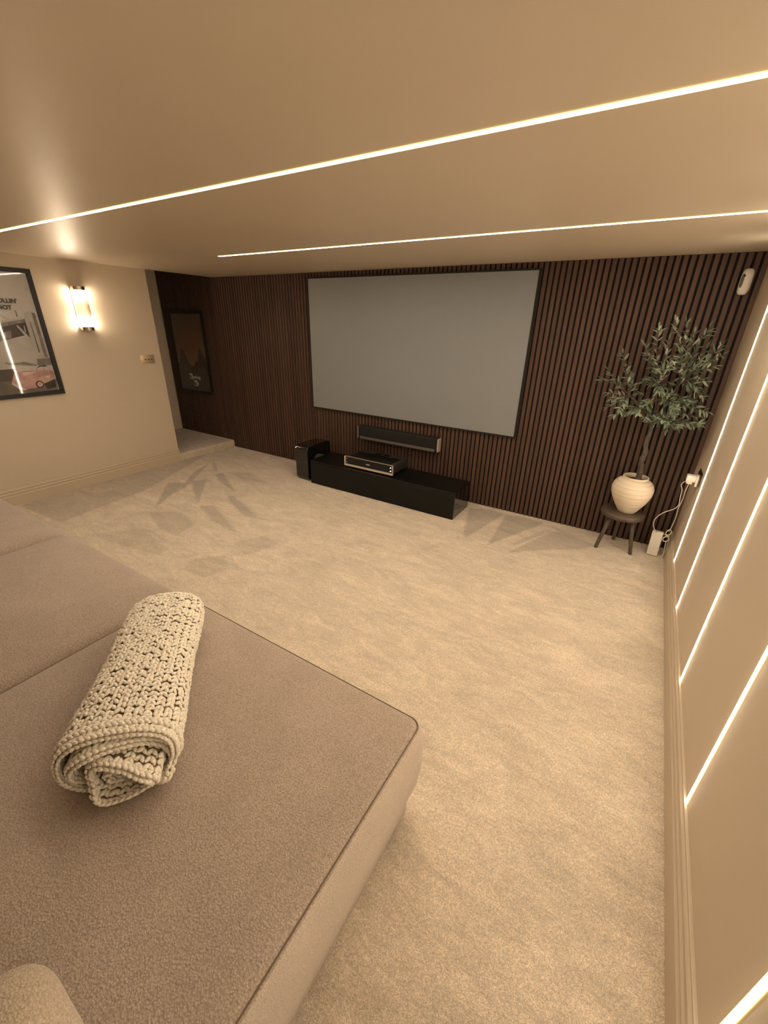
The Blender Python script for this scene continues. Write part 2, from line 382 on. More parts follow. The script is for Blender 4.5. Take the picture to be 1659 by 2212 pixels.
def make_floor():
    d = 0.0135
    xs = np.arange(XL, 0.0 + d, d); ys = np.arange(YB, 0.0 + d, d); xs[-1] = 0.0; ys[-1] = 0.0
    nx, ny = len(xs), len(ys)
    X, Y = np.meshgrid(xs, ys)
    rng = np.random.default_rng(3)
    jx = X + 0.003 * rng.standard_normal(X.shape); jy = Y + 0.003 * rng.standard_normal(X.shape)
    pile_and_shadow = np.zeros_like(X)
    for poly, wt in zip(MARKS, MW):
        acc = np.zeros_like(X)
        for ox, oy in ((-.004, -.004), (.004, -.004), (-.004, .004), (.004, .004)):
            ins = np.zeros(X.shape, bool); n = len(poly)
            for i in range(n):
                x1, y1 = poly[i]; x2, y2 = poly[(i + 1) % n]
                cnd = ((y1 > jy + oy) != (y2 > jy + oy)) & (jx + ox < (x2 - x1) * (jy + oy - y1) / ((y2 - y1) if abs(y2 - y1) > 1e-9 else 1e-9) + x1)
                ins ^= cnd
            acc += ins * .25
        pile_and_shadow = np.maximum(pile_and_shadow, acc * wt)
    V = np.stack([X.ravel(), Y.ravel(), np.zeros(X.size)], 1)
    idx = np.arange(nx * ny).reshape(ny, nx)
    Fq = np.stack([idx[:-1, :-1].ravel(), idx[:-1, 1:].ravel(), idx[1:, 1:].ravel(), idx[1:, :-1].ravel()], 1)
    me = bpy.data.meshes.new('floor')
    me.vertices.add(len(V)); me.vertices.foreach_set('co', V.ravel())
    me.loops.add(Fq.size); me.loops.foreach_set('vertex_index', Fq.ravel())
    me.polygons.add(len(Fq)); me.polygons.foreach_set('loop_start', np.arange(0, Fq.size, 4))
    me.update(calc_edges=True)
    a = me.attributes.new('pile_and_shadow', 'FLOAT', 'POINT'); a.data.foreach_set('value', pile_and_shadow.ravel().astype(np.float32))
    me.materials.append(m_carpet)
    o = bpy.data.objects.new('floor', me); C.objects.link(o); struct(o)
make_floor()

# ceiling (ends at the left wall plane; nook ceiling is higher)
T = 0.12
struct(box('ceiling', XL - 0.02, T, YB - T, T, H, H + T, m_ceil))
struct(box('wall_right', 0.0, T, YB - T, T, -0.02, H, m_wall))
struct(box('wall_back', XL - T, T, YB - T, YB, -0.02, H, m_wall))
struct(box('wall_left', XL - T, XL, YB, NY, -0.02, H + 0.40, m_wall))
struct(box('wall_left', NX - T, NX, NY - T - 0.5, T, -0.02, H + 0.40, m_wall), 'plain beige far wall of the raised alcove')
struct(box('wall_left', NX, XL - T, NY - 0.62, NY - 0.5, -0.02, H + 0.40, m_wall))
struct(box('ceiling', NX - T, XL - 0.02, NY - 0.62, T, H + 0.40, H + 0.52, m_ceil))
# screen wall with slats
wf = struct(box('wall_front', NX - T, T, -0.008, T, -0.02, H + 0.52, m_felt), 'dark walnut slatted feature wall over black felt')
PITCH = 0.0401
def slat_mesh(h):
    bm = bmesh.new(); add_box(bm, -0.0135, 0.0135, -0.012, 0.0, 0, h, 0.0012, 1)
    bmesh.ops.recalc_face_normals(bm, faces=bm.faces)
    me = bpy.data.meshes.new('slat'); bm.to_mesh(me); bm.free(); me.materials.append(m_slat); return me
sm_room = slat_mesh(H - 0.001); sm_nook = slat_mesh(H + 0.40 - STEP)
x = -1.878 + PITCH / 2
while x + PITCH < -0.0132: x += PITCH
while x > NX + 0.014:
    o = bpy.data.objects.new('slat', sm_room if x > XL else sm_nook); C.objects.link(o)
    o.location = (x, -0.008, 0.0 if x > XL else STEP); o.parent = wf
    x -= PITCH

# carpeted step into the alcove, rounded nosing
def make_step2():
    V = []; F = []
    prof = [(XL + 0.010, 0.0), (XL + 0.012, STEP * 0.5)]
    for k in range(0, 7):
        a = k / 6 * PI / 2; prof.append((XL + 0.012 - 0.028 + 0.028 * math.cos(a), STEP - 0.028 + 0.028 * math.sin(a)))
    prof += [(XL - 0.2, STEP), (XL - 0.6, STEP), (NX, STEP)]
    ys = [NY + 0.002, -0.6, -0.4, -0.2, -0.021]
    n = len(prof)
    for y in ys:
        for (px, pz) in prof: V.append((px, y, pz))
    for i in range(len(ys) - 1):
        for k in range(n - 1): F.append((i * n + k, (i + 1) * n + k, (i + 1) * n + k + 1, i * n + k + 1))
    b = len(V); V += [(XL - T, NY + 0.002, STEP), (XL - T, NY - 0.5, STEP), (NX, NY - 0.5, STEP), (NX, NY + 0.002, STEP)]
    F.append((b, b + 3, b + 2, b + 1))
    return link_mesh('floor', V, F, m_carpet2, smooth=True)
struct(make_step2(), 'carpeted raised step into the alcove')

# baseboards with moulded profile  (offset from wall, z)
BB = [(0.022, 0.0), (0.022, 0.086), (0.019, 0.090), (0.016, 0.092), (0.016, 0.098), (0.0185, 0.102), (0.0185, 0.112), (0.0155, 0.116),
      (0.013, 0.118), (0.013, 0.124), (0.0145, 0.128), (0.0145, 0.138), (0.011, 0.143), (0.008, 0.146), (0.008, 0.1545), (0.006, 0.156), (0.0, 0.156)]
def baseboard(name, side, a, b, label=None):
    V = []; F = []; n = len(BB)
    for e in (a, b):
        for d, z in BB:
            V.append((-d, e, z) if side == 'right' else ((XL + d, e, z) if side == 'left' else (e, YB + d, z)))
    for k in range(n - 1): F.append((k, k + 1, n + k + 1, n + k))
    F.append(tuple(range(n))); F.append(tuple(reversed(range(n, 2 * n))))
    bm = bmesh.new(); vs = [bm.verts.new(v) for v in V]
    for f in F: bm.faces.new([vs[i] for i in f])
    return struct(from_bm(name, bm, m_trim), label)
baseboard('baseboard_right', 'right', YB, -0.0205)
baseboard('baseboard_left', 'left', YB, NY)
baseboard('baseboard_back', 'back', XL, 0.0)

# ------------------------------------------------------------------ LED STRIPS
def strip_mesh(name, p0, p1, nrm, side, w, mt, parent, dome=1.0):
    """low domed diffuser standing 3 mm proud of the surface"""
    p0 = Vector(p0); p1 = Vector(p1); nrm = Vector(nrm); side = Vector(side)
    prof = [(-w, 0.0), (-w * .92, .0016), (-w * .6, .0030), (0, .0036), (w * .6, .0030), (w * .92, .0016), (w, 0.0)]
    V = []; F = []
    for e in (p0, p1):
        for s, h in prof: V.append(e + side * s + nrm * h * dome)
    n = len(prof); 
    for k in range(n - 1): F.append((k, k + 1, n + k + 1, n + k))
    F.append(tuple(range(n))); F.append(tuple(reversed(range(n, 2 * n))))
    bm = bmesh.new(); vs = [bm.verts.new(v) for v in V]
    for f in F: bm.faces.new([vs[i] for i in f])
    return from_bm(name, bm, mt, parent)
order = ['nearest the slatted wall', 'second from the slatted wall', 'third from the slatted wall', 'fourth from the slatted wall',
         'fifth from the slatted wall, in the bottom corner', 'sixth from the slatted wall', 'seventh from the slatted wall', 'farthest from the slatted wall']
for i, y in enumerate(STRIP_Y):
    t = thing('light_strip', 'vertical right wall light strip, ' + order[i], 'light strip', (0, y, 0.156), 'vertical light strips on the right wall')
    strip_mesh('diffuser', (-0.0005, 0, 0.0), (-0.0005, 0, H - 0.157), (-1, 0, 0), (0, 1, 0), 0.0078, m_strip, t)
    bm = bmesh.new()
    for s in (-1, 1): add_box(bm, -0.0018, 0.0005, s * 0.0094 - .0010, s * 0.0094 + .0010, 0.0, H - 0.157)
    from_bm('edge', bm, m_fringe, t)['label'] = 'thin amber lips added as a colour fringe along the strip'
for y, x0, lab in ((STRIP_Y[1], -3.43, 'warm white ceiling light strip nearer the projector screen, its left end in view'),
                   (STRIP_Y[3], -4.60, 'long warm white ceiling light strip crossing the room nearer the sofa')):
    t = thing('light_strip', lab, 'light strip', (x0, y, H), 'ceiling light strips')
    L_ = -x0 - 0.001
    strip_mesh('diffuser', (0, 0, -0.0005), (L_, 0, -0.0005), (0, 0, -1), (0, 1, 0), 0.0095, m_stripc, t, 0.5)
    bm = bmesh.new()
    for s in (-1, 1): add_box(bm, 0, L_, s * 0.0112 - .0010, s * 0.0112 + .0010, -0.0018, 0.0)
    from_bm('edge', bm, m_fringe, t)['label'] = 'thin amber lips added as a colour fringe along the strip'

# ------------------------------------------------------------------ PROJECTION SCREEN
t = thing('projection_screen', 'large grey projection screen with thin black frame on the slatted wall', 'screen', (-2.40, -0.02, 1.31))
SX0, SX1, SZ0, SZ1 = -1.107, 1.103, -0.615, 0.615
box('screen_surface', SX0, SX1, -0.024, -0.012, SZ0, SZ1, m_screen, t)
fw = 0.013
for nm, a in (('frame_bar', (SX0 - fw, SX1 + fw, SZ1, SZ1 + fw)), ('frame_bar', (SX0 - fw, SX1 + fw, SZ0 - fw, SZ0)),
              ('frame_bar', (SX0 - fw, SX0, SZ0, SZ1)), ('frame_bar', (SX1, SX1 + fw, SZ0, SZ1))):
    box(nm, a[0], a[1], -0.028, 0.0, a[2], a[3], m_blackfelt, t, 0.001, 1)

# ------------------------------------------------------------------ SOUNDBAR
t = thing('soundbar', 'long black soundbar mounted below the projection screen', 'speaker', (-2.42, -0.02, 0.445))
def rr_extrude_x(name, x0, x1, y0, y1, z0, z1, r, m, parent, seg=5, hole=None):
    def loop(y0, y1, z0, z1, r):
        L_ = []
        for cy, cz, a0 in ((y1 - r, z1 - r, 0), (y0 + r, z1 - r, PI / 2), (y0 + r, z0 + r, PI), (y1 - r, z0 + r, 3 * PI / 2)):
            for k in range(seg + 1):
                a = a0 + k / seg * PI / 2; L_.append((cy + r * math.cos(a), cz + r * math.sin(a)))
        return L_
    o = loop(y0, y1, z0, z1, r); n = len(o); bm = bmesh.new()
    e = 0.003
    def ring(x, pts): return [bm.verts.new((x, a, b)) for a, b in pts]
    oi = loop(y0 + e, y1 - e, z0 + e, z1 - e, max(r - e, .001))
    R = [ring(x0, oi), ring(x0 + e, o), ring(x1 - e, o), ring(x1, oi)]
    for a, b in zip(R, R[1:]):
        for k in range(n): bm.faces.new((a[k], a[(k + 1) % n], b[(k + 1) % n], b[k]))
    if hole:
        hl = loop(*hole); h0 = ring(x0, hl); h1 = ring(x1, hl)
        for k in range(n):
            k2 = (k + 1) % n
            bm.faces.new((h0[k], h0[k2], h1[k2], h1[k])); bm.faces.new((R[0][k], R[0][k2], h0[k2], h0[k])); bm.faces.new((R[3][k], R[3][k2], h1[k2], h1[k]))
    else:
        bm.faces.new(R[0]); bm.faces.new(R[3])
    return from_bm(name, bm, m, parent, smooth=True)
rr_extrude_x('speaker_body', -0.45, 0.45, -0.085, -0.004, 0.0, 0.137, 0.014, m_grille, t)
box('front_band', -0.425, 0.428, -0.0875, -0.083, 0.006, 0.034, m_greyband, t, 0.002)
rr_extrude_x('end_cap', 0.4495, 0.457, -0.083, -0.006, 0.003, 0.134, 0.013, m_champ, t)
rr_extrude_x('end_cap', -0.457, -0.4495, -0.083, -0.006, 0.003, 0.134, 0.013, m_champ, t)
box('wall_bracket', -0.15, 0.15, -0.008, 0.002, 0.03, 0.10, m_satinblk, t, 0.001, 1)

# ------------------------------------------------------------------ CABINET
t = thing('media_cabinet', 'low black gloss media cabinet standing on the carpet under the screen', 'cabinet', (-3.20, 0, 0))
CW, CF, CBK, CH = 1.60, -0.490, -0.128, 0.250
box('top_panel', 0, CW, CF, CBK, CH - 0.02, CH, m_satinblk, t, 0.0015, 1)
box('side_panel', 0, 0.018, CF + 0.018, CBK, 0.0, CH - 0.02, m_gloss, t, 0.001, 1)
box('side_panel', CW - 0.018, CW, CF + 0.018, CBK, 0.0, CH - 0.02, m_gloss, t, 0.001, 1)
box('back_panel', 0.018, CW - 0.018, CBK - 0.010, CBK, 0.0, CH - 0.02, m_satinblk, t)
box('bottom_panel', 0.018, CW - 0.018, CF + 0.02, CBK - 0.01, 0.006, 0.022, m_satinblk, t)
box('drop_door', 0.0, CW, CF, CF + 0.018, 0.002, CH - 0.0212, m_satinblk, t, 0.001, 1)

# ------------------------------------------------------------------ SUBWOOFER
t = thing('subwoofer', 'upright glossy black subwoofer with rounded corners left of the cabinet', 'speaker', (-3.415, -0.475, 0))
rr_extrude_x('speaker_body', 0.0, 0.166, 0.0, 0.375, 0.004, 0.372, 0.045, m_gloss, t, 8, hole=(0.10, 0.275, 0.115, 0.262, 0.05))
box('foot', 0.03, 0.13, 0.05, 0.09, 0.0, 0.006, m_grille, t); box('foot', 0.03, 0.13, 0.28, 0.32, 0.0, 0.006, m_grille, t)
V = []; F = []
tube(V, F, [(0.010, -0.0005, 0.345), (0.010, 0.012, 0.345)], 0.0028, 10)
link_mesh('indicator_light', V, F, m_led, t)
V = []; F = []
tube(V, F, [(0.085, -0.001, 0.055), (0.085, 0.006, 0.055)], 0.004, 12)
link_mesh('badge', V, F, m_greyband, t)

# ------------------------------------------------------------------ PROJECTOR
t = thing('projector', 'dark grey projector with champagne front frame on top of the black cabinet', 'projector', (-2.515, -0.29, CH))
box('body', -0.268, 0.268, -0.148, 0.155, 0.018, 0.106, m_dgrey, t, 0.006, 3)
# raised top lid with lens slot
box('top_lid', -0.235, 0.235, -0.125, 0.05, 0.104, 0.110, m_satinblk, t, 0.002)
box('lens_slot', -0.075, 0.085, 0.065, 0.135, 0.1045, 0.1075, m_gloss, t, 0.001)
box('top_badge', -0.006, 0.03, 0.088, 0.094, 0.107, 0.1082, m_greyband, t)
def ring_frame(name, x0, x1, z0, z1, wx, wb, wt, y0, y1, m, parent):
    bm = bmesh.new(); o = [(x0, z0), (x1, z0), (x1, z1), (x0, z1)]; i = [(x0 + wx, z0 + wb), (x1 - wx, z0 + wb), (x1 - wx, z1 - wt), (x0 + wx, z1 - wt)]
    a = [bm.verts.new((p, y0, q)) for p, q in o]; b = [bm.verts.new((p, y0 + 0.004, q)) for p, q in i]
    c = [bm.verts.new((p, y1, q)) for p, q in o]; d = [bm.verts.new((p, y1, q)) for p, q in i]
    for k in range(4):
        k2 = (k + 1) % 4
        for f in ((a[k], a[k2], b[k2], b[k]), (b[k], b[k2], d[k2], d[k]), (d[k], d[k2], c[k2], c[k]), (c[k], c[k2], a[k2], a[k])): bm.faces.new(f)
    return from_bm(name, bm, m, parent)
ring_frame('front_frame', -0.276, 0.276, 0.014, 0.108, 0.010, 0.018, 0.004, -0.160, -0.145, m_champ, t)
box('speaker_grille', -0.264, 0.264, -0.153, -0.146, 0.034, 0.103, m_grille, t)
box('badge', -0.024, 0.018, -0.1545, -0.1525, 0.062, 0.069, m_champ, t)
for sx, mm in ((-0.252, m_champ), (0.250, m_led)):
    for z in (0.052, 0.084):
        V = []; F = []; tube(V, F, [(sx, -0.156, z), (sx, -0.148, z)], 0.005, 10); link_mesh('control_light', V, F, mm, t)
for fx in (-0.22, 0.22):
    for fy in (-0.11, 0.12):
        V = []; F = []; lathe(V, F, [(0, 0), (0.017, 0), (0.019, 0.004), (0.017, 0.019), (0, 0.019)], fx, fy, 20); link_mesh('foot', V, F, m_grille, t, True)

# ------------------------------------------------------------------ STOOL + POT + OLIVE TREE
ST = (-0.364, -0.200)
t = thing('stool', 'round dark stained wooden stool with three splayed legs against the slatted wall', 'stool', (ST[0], ST[1], 0))
V = []; F = []
lathe(V, F, [(0, 0.268), (0.140, 0.268), (0.147, 0.273), (0.149, 0.288), (0.147, 0.303), (0.141, 0.308), (0.10, 0.3075), (0, 0.306)], 0, 0, 64)
link_mesh('seat', V, F, m_stool, t, True)
for fx, fy in ((-0.477, -0.302), (-0.372, -0.075), (-0.242, -0.272)):
    dx, dy = fx - ST[0], fy - ST[1]
    r = math.hypot(dx, dy); top = Vector((dx / r * 0.088, dy / r * 0.088, 0.272)); foot = Vector((dx, dy, 0.0))
    V = []; F = []
    tube(V, F, [foot, foot + Vector((0, 0, .004)), foot.lerp(top, .5), top], [0.0120, 0.0128, 0.0148, 0.0162], 20)
    link_mesh('leg', V, F, m_leg, t, True)

PC = (-0.345, -0.200); PZ = 0.3078
t = thing('plant_pot', 'rounded cream ribbed ceramic pot standing on the dark wooden stool', 'pot', (PC[0], PC[1], PZ))
prof = [(0, 0), (0.052, 0.0), (0.060, 0.004), (0.072, 0.022), (0.092, 0.055), (0.112, 0.092), (0.128, 0.130), (0.1355, 0.165), (0.1345, 0.195), (0.124, 0.223),
        (0.106, 0.243), (0.090, 0.252), (0.083, 0.256), (0.082, 0.261), (0.0835, 0.270), (0.0825, 0.274), (0.079, 0.2745), (0.076, 0.270), (0.075, 0.255), (0.078, 0.235)]
from itertools import chain
pp = spline([(r, 0, z) for r, z in prof], 3)
V = []; F = []; lathe(V, F, [(max(p.x, 0), p.z) for p in pp], 0, 0, 72)
link_mesh('vessel', V, F, m_pot, t, True)
V = []; F = []; lathe(V, F, [(0.0765, 0.243), (0.05, 0.249), (0.02, 0.252), (0, 0.252)], 0, 0, 40)
link_mesh('soil', V, F, m_soil, t, True)['label'] = 'dark moss filling the pot'

TIPS = [(-0.712, 1.217), (-0.693, 1.286), (-0.626, 1.404), (-0.593, 1.323), (-0.512, 1.458), (-0.477, 1.403), (-0.644, 1.151), (-0.636, 1.034), (-0.578, 1.015), (-0.454, 1.556), (-0.384, 1.491), (-0.375, 1.598), (-0.321, 1.594), (-0.261, 1.535), (-0.195, 1.573), (-0.162, 1.473), (-0.105, 1.475), (-0.099, 1.423), (-0.116, 1.355), (-0.174, 1.268), (-0.107, 1.16), (-0.075, 1.091), (-0.075, 1.001), (-0.117, 0.974), (-0.189, 0.955), (-0.253, 0.946), (-0.242, 1.055), (-0.435, 1.016), (-0.241, 1.374), (-0.292, 1.426), (-0.4, 1.307), (-0.537, 1.207)]
tree = thing('olive_tree', 'artificial olive tree with silvery green leaves planted in the cream pot', 'plant', (PC[0] + 0.012, PC[1], PZ + 0.245))
TO = Vector((PC[0] + 0.012, PC[1], PZ + 0.245))
def loc(p): return Vector(p) - TO
trunk = [(-0.333, -0.20, 0.545), (-0.328, -0.20, 0.62), (-0.340, -0.205, 0.70), (-0.332, -0.20, 0.76), (-0.346, -0.195, 0.83), (-0.340, -0.20, 0.90), (-0.346, -0.20, 0.95)]
V = []; F = []
sp = spline([loc(p) for p in trunk], 8)
n_ = len(sp); rr = [0.021 * (1 - 0.45 * i / n_) * (1 + 0.10 * math.sin(i * 1.1) + 0.05 * random.uniform(-1, 1)) for i in range(n_)]
tube(V, F, sp, rr, 14)
V2 = [v + Vector((random.uniform(-1, 1), random.uniform(-1, 1), 0)) * 0.0012 for v in V]
link_mesh('trunk', V2, F, m_bark, tree, True)
TOP = Vector(trunk[-1])
forkL = Vector((-0.42, -0.20, 1.06)); forkR = Vector((-0.285, -0.20, 1.11)); forkC = Vector((-0.35, -0.20, 1.08))
hubs = [forkL, forkR, Vector((-0.25, -0.2, 1.25)), Vector((-0.28, -0.2, 0.99)), Vector((-0.52, -0.2, 1.13)), Vector((-0.36, -0.2, 1.22))]
Vb = []; Fb = []
def seg(a, b, r0, r1, bend=0.02):
    mid = (a + b) / 2 + Vector((random.uniform(-bend, bend), random.uniform(-bend, bend), random.uniform(0, bend)))
    s_ = spline([loc(a), loc(mid), loc(b)], 5)
    tube(Vb, Fb, s_, [r0 + (r1 - r0) * i / (len(s_) - 1) for i in range(len(s_))], 7)
seg(TOP, forkL, 0.012, 0.008); seg(TOP, forkR, 0.013, 0.008); seg(forkR, hubs[2], 0.008, 0.005); seg(TOP, hubs[3], 0.008, 0.005); seg(forkL, hubs[4], 0.007, 0.004); seg(forkC, hubs[5], 0.006, 0.004); seg(TOP, forkC, 0.010, 0.006)
leaves = []   # (pos, dir, size, roll)
def add_twig(h, tip, nl, start=0.25):
    mid = h.lerp(tip, 0.5) + Vector((random.uniform(-.02, .02), random.uniform(-.03, .03), random.uniform(-0.005, .03)))
    s_ = spline([h, mid, tip], 14)
    tube(Vb, Fb, [loc(p) for p in s_], [0.0032 - 0.0022 * i / (len(s_) - 1) for i in range(len(s_))], 5)
    n = len(s_)
    for k in range(nl):
        f = start + (1 - start) * k / (nl - 1); i = min(int(f * (n - 1)), n - 2)
        p = s_[i]; d = (s_[i + 1] - s_[i]).normalized()
        for sgn in (-1, 1):
            side = d.cross(Vector((random.uniform(-1, 1), random.uniform(-1, 1), random.uniform(-1, 1)))).normalized()
            ld = (d * random.uniform(0.5, 1.1) + side * random.uniform(0.5, 0.95) * sgn + Vector((0, 0, random.uniform(-.35, .15)))).normalized()
            leaves.append((p, ld, random.uniform(0.042, 0.068) * (1.0 - 0.15 * f)))
    leaves.append((tip, (tip - mid).normalized(), 0.045))
for (tx, tz) in TIPS:
    ty = -0.20 + random.uniform(-0.13, 0.07)
    tip = Vector((tx, ty, tz))
    cand = sorted(hubs, key=lambda h: (h - tip).length + (0.15 if h.z > tz + .1 else 0))
    h = cand[0] if (cand[0] - tip).length > 0.12 else cand[1]
    L_ = (h - tip).length
    add_twig(h, tip, max(5, int(L_ / 0.030)))
for k in range(70):   # inner twigs that thicken the two lobes
    cx_, cz_, rx, rz = random.choice([(-0.30, 1.16, 0.17, 0.14), (-0.25, 1.25, 0.12, 0.15), (-0.50, 1.15, 0.12, 0.11), (-0.24, 1.02, 0.14, 0.07), (-0.38, 1.08, 0.18, 0.10), (-0.28, 1.07, 0.17, 0.09)])
    a = random.uniform(0, 2 * PI); tip = Vector((cx_ + rx * math.cos(a), -0.2 + random.uniform(-.15, .08), cz_ + rz * math.sin(a)))
    h = min(hubs, key=lambda h: (h - tip).length)
    if (h - tip).length < 0.05: tip.y -= 0.08
    add_twig(h, tip, 5, 0.2)
link_mesh('branches', Vb, Fb, m_bark, tree, True)
def leaf_verts(curl):
    prof = [(0.0, 0.03), (0.18, 0.62), (0.42, 1.0), (0.68, 0.82), (0.88, 0.40), (1.0, 0.02)]
    V = []; F = []
    for tt, wv in prof:
        z = -curl * tt * tt
        V += [(-0.115 * wv, tt, z + 0.02 * wv), (0, tt, z - 0.015 * wv), (0.115 * wv, tt, z + 0.02 * wv)]
    for i in range(len(prof) - 1):
        b = i * 3
        F += [(b, b + 1, b + 4, b + 3), (b + 1, b + 2, b + 5, b + 4)]
    return V, F
lm = []
for c_ in (0.05, 0.18, 0.32, -0.12):
    V, F = leaf_verts(c_); me = bpy.data.meshes.new('leaf'); me.from_pydata(V, [], F); me.materials.append(m_leaf)
    me.polygons.foreach_set('use_smooth', [True] * len(me.polygons)); lm.append((me, V, F))
camp = Vector((-0.43, -3.57, 1.55))
def leaf_matrix(p, d, s):
    y = d; upv = Vector((random.uniform(-.5, .5), random.uniform(-.9, 0.1), 1.0)).normalized()
    xv = y.cross(upv).normalized(); zv = xv.cross(y).normalized()
    m_ = Matrix((xv, y, zv)).transposed().to_4x4()
    m_ = m_ @ Matrix.Diagonal((s * random.uniform(0.95, 1.3), s, s, 1)); m_.translation = loc(p); return m_
leaves = [l for l in leaves if l[0].y < -0.055 and (l[0] + l[1] * l[2]).y < -0.03 and (l[0] + l[1] * l[2]).x < -0.02]
leaves.sort(key=lambda l: (l[0] - camp).length - l[2] * 2)
Vs = []; Fs = []
for i, (p, d, s) in enumerate(leaves):
    mm_ = leaf_matrix(p, d, s); me, LV, LF = random.choice(lm)
    if i < 300:
        o = bpy.data.objects.new('leaf', me); C.objects.link(o); o.parent = tree; o.matrix_local = mm_
    else:
        b = len(Vs); Vs += [mm_ @ Vector(v) for v in LV]; Fs += [tuple(b + q for q in f) for f in LF]
if Vs:
    o = link_mesh('leaves', Vs, Fs, m_leaf, tree, True); o['kind'] = 'stuff'

# ------------------------------------------------------------------ RIGHT WALL SOCKET, CHARGER, ADAPTER, CABLES
t = thing('wall_socket', 'dark bronze double socket plate low on the right wall beside the slats', 'socket', (0, -0.34, 0.685))
box('plate', -0.006, 0.0, -0.075, 0.075, -0.043, 0.043, m_bronze, t, 0.002)
box('rocker_switch', -0.010, -0.005, 0.045, 0.060, 0.008, 0.030, m_bronze, t, 0.001)
box('rocker_switch', -0.010, -0.005, -0.060, -0.045, 0.008, 0.030, m_bronze, t, 0.001)
t = thing('wall_plug', 'white cube shaped plug adapter pushed into the wall socket', 'plug', (-0.006, -0.355, 0.67))
box('plug_base', -0.014, 0.0, -0.026, 0.026, -0.040, 0.032, m_white, t, 0.003)
box('plug_body', -0.066, -0.014, -0.024, 0.024, -0.014, 0.028, m_white, t, 0.004)
box('plug_nose', -0.060, -0.028, -0.020, 0.020, -0.030, -0.014, m_white, t, 0.003)
t = thing('power_supply', 'white rectangular power supply box leaning on the slats by the baseboard', 'power adapter', (-0.1, -0.185, 0.0))
bm = bmesh.new(); add_box(bm, -0.036, 0.034, -0.020, 0.020, 0.0, 0.188, 0.004, 2)
bmesh.ops.transform(bm, matrix=Matrix.Shear('XZ', 4, (-0.0, 0.10)) if False else Matrix.Identity(4), verts=bm.verts)
case = from_bm('case', bm, m_white, t, True); case.rotation_euler = (math.radians(-7), math.radians(-2), math.radians(-8)); case.location = (0, 0, 0.0026)
C1 = [(-0.020, -0.375, 0.665), (-0.054, -0.390, 0.660), (-0.075, -0.36, 0.647), (-0.082, -0.325, 0.613), (-0.067, -0.31, 0.575), (-0.061, -0.295, 0.513), (-0.054, -0.28, 0.457), (-0.07, -0.265, 0.417), (-0.118, -0.25, 0.372), (-0.15, -0.235, 0.318), (-0.156, -0.22, 0.266), (-0.138, -0.200, 0.215), (-0.112, -0.182, 0.188)]
C2 = [(-0.048, -0.36, 0.642), (-0.05, -0.333, 0.583), (-0.045, -0.307, 0.514), (-0.049, -0.28, 0.436), (-0.042, -0.253, 0.358), (-0.044, -0.227, 0.268), (-0.048, -0.21, 0.225)]
def cable(name, pts, r, label=None, parent=None):
    V = []; F = []; tube(V, F, spline(pts, 8), r, 8)
    o = link_mesh(name, V, F, m_cable, parent, True)
    if label: tag(o, label, 'cable')
    return o
cable('power_cable', C1, 0.0027, 'white cable looping from the wall plug to the power supply box')
pts = list(C2)
# bundled figure-of-eight coil: upper lobe and lower lobe
def lobe(cx, cz, a, b, n, ph, lean):
    return [(cx + a * math.cos(ph + 2 * PI * k / 10) + lean * (math.sin(ph + 2 * PI * k / 10)), -0.205 + 0.006 * math.sin(k * 1.7), cz + b * math.sin(ph + 2 * PI * k / 10)) for k in range(int(10 * n))]
coil = pts + lobe(-0.047, 0.213, 0.014, 0.022, 2.6, PI / 2, 0.004) + lobe(-0.051, 0.158, 0.016, 0.020, 2.6, PI / 2, 0.003) + \
       [(-0.045, -0.205, 0.140), (-0.040, -0.205, 0.10), (-0.036, -0.205, 0.05), (-0.034, -0.205, 0.015), (-0.040, -0.20, 0.005), (-0.050, -0.19, 0.012)]
cable('power_cable', coil, 0.0024, 'white cable hanging from the plug in a tied coil down to the floor')
V = []; F = []; tube(V, F, [(-0.049 + 0.010 * math.cos(a), -0.205 + 0.010 * math.sin(a), 0.187) for a in [k * 2 * PI / 12 for k in range(13)]], 0.0025, 6)
tag(link_mesh('cable_tie', V, F, m_cable, None, True), 'small white tie round the coiled cable', 'cable tie')
cable('power_cable', [(-0.076, -0.190, 0.182), (-0.066, -0.198, 0.190), (-0.058, -0.204, 0.189), (-0.050, -0.216, 0.188)], 0.0022, 'short white lead from the power supply box to the coil')
cable('power_cable', [(-0.072, -0.195, 0.020), (-0.055, -0.205, 0.008), (-0.036, -0.205, 0.035), (-0.028, -0.205, 0.075), (-0.027, -0.20, 0.12), (-0.030, -0.20, 0.165), (-0.038, -0.205, 0.190)], 0.0012, 'thin grey lead curving from the foot of the box past the baseboard')

# ------------------------------------------------------------------ ALARM SENSOR
t = thing('motion_sensor', 'white rounded motion sensor high on the slats in the right corner', 'sensor', (-0.080, -0.022, 1.822))
def superell(name, a, b, c, n1, n2, m, parent, loc_=(0, 0, 0)):
    V = []; F = []; U, W_ = 32, 20
    def sg(v, p): return math.copysign(abs(v) ** p, v)
    for i in range(W_ + 1):
        ph = -PI / 2 + PI * i / W_
        for k in range(U):
            th = 2 * PI * k / U
            V.append((a * sg(math.cos(ph), n1) * sg(math.cos(th), n2), b * sg(math.cos(ph), n1) * sg(math.sin(th), n2), c * sg(math.sin(ph), n1)))
    for i in range(W_):
        for k in range(U):
            F.append((i * U + k, i * U + (k + 1) % U, (i + 1) * U + (k + 1) % U, (i + 1) * U + k))
    o = link_mesh(name, V, F, m, parent, True); o.location = loc_; return o
body = superell('body', 0.030, 0.030, 0.070, 0.55, 0.8, m_pir, t, (0, -0.020, 0))
box('mount_plate', -0.022, 0.022, -0.004, 0.004, -0.055, 0.055, m_pir, t, 0.002)
w_ = superell('lens', 0.010, 0.008, 0.038, 0.6, 0.8, m_greyband, t, (-0.017, -0.0405, 0.004)); w_['label'] = 'grey oval lens window'
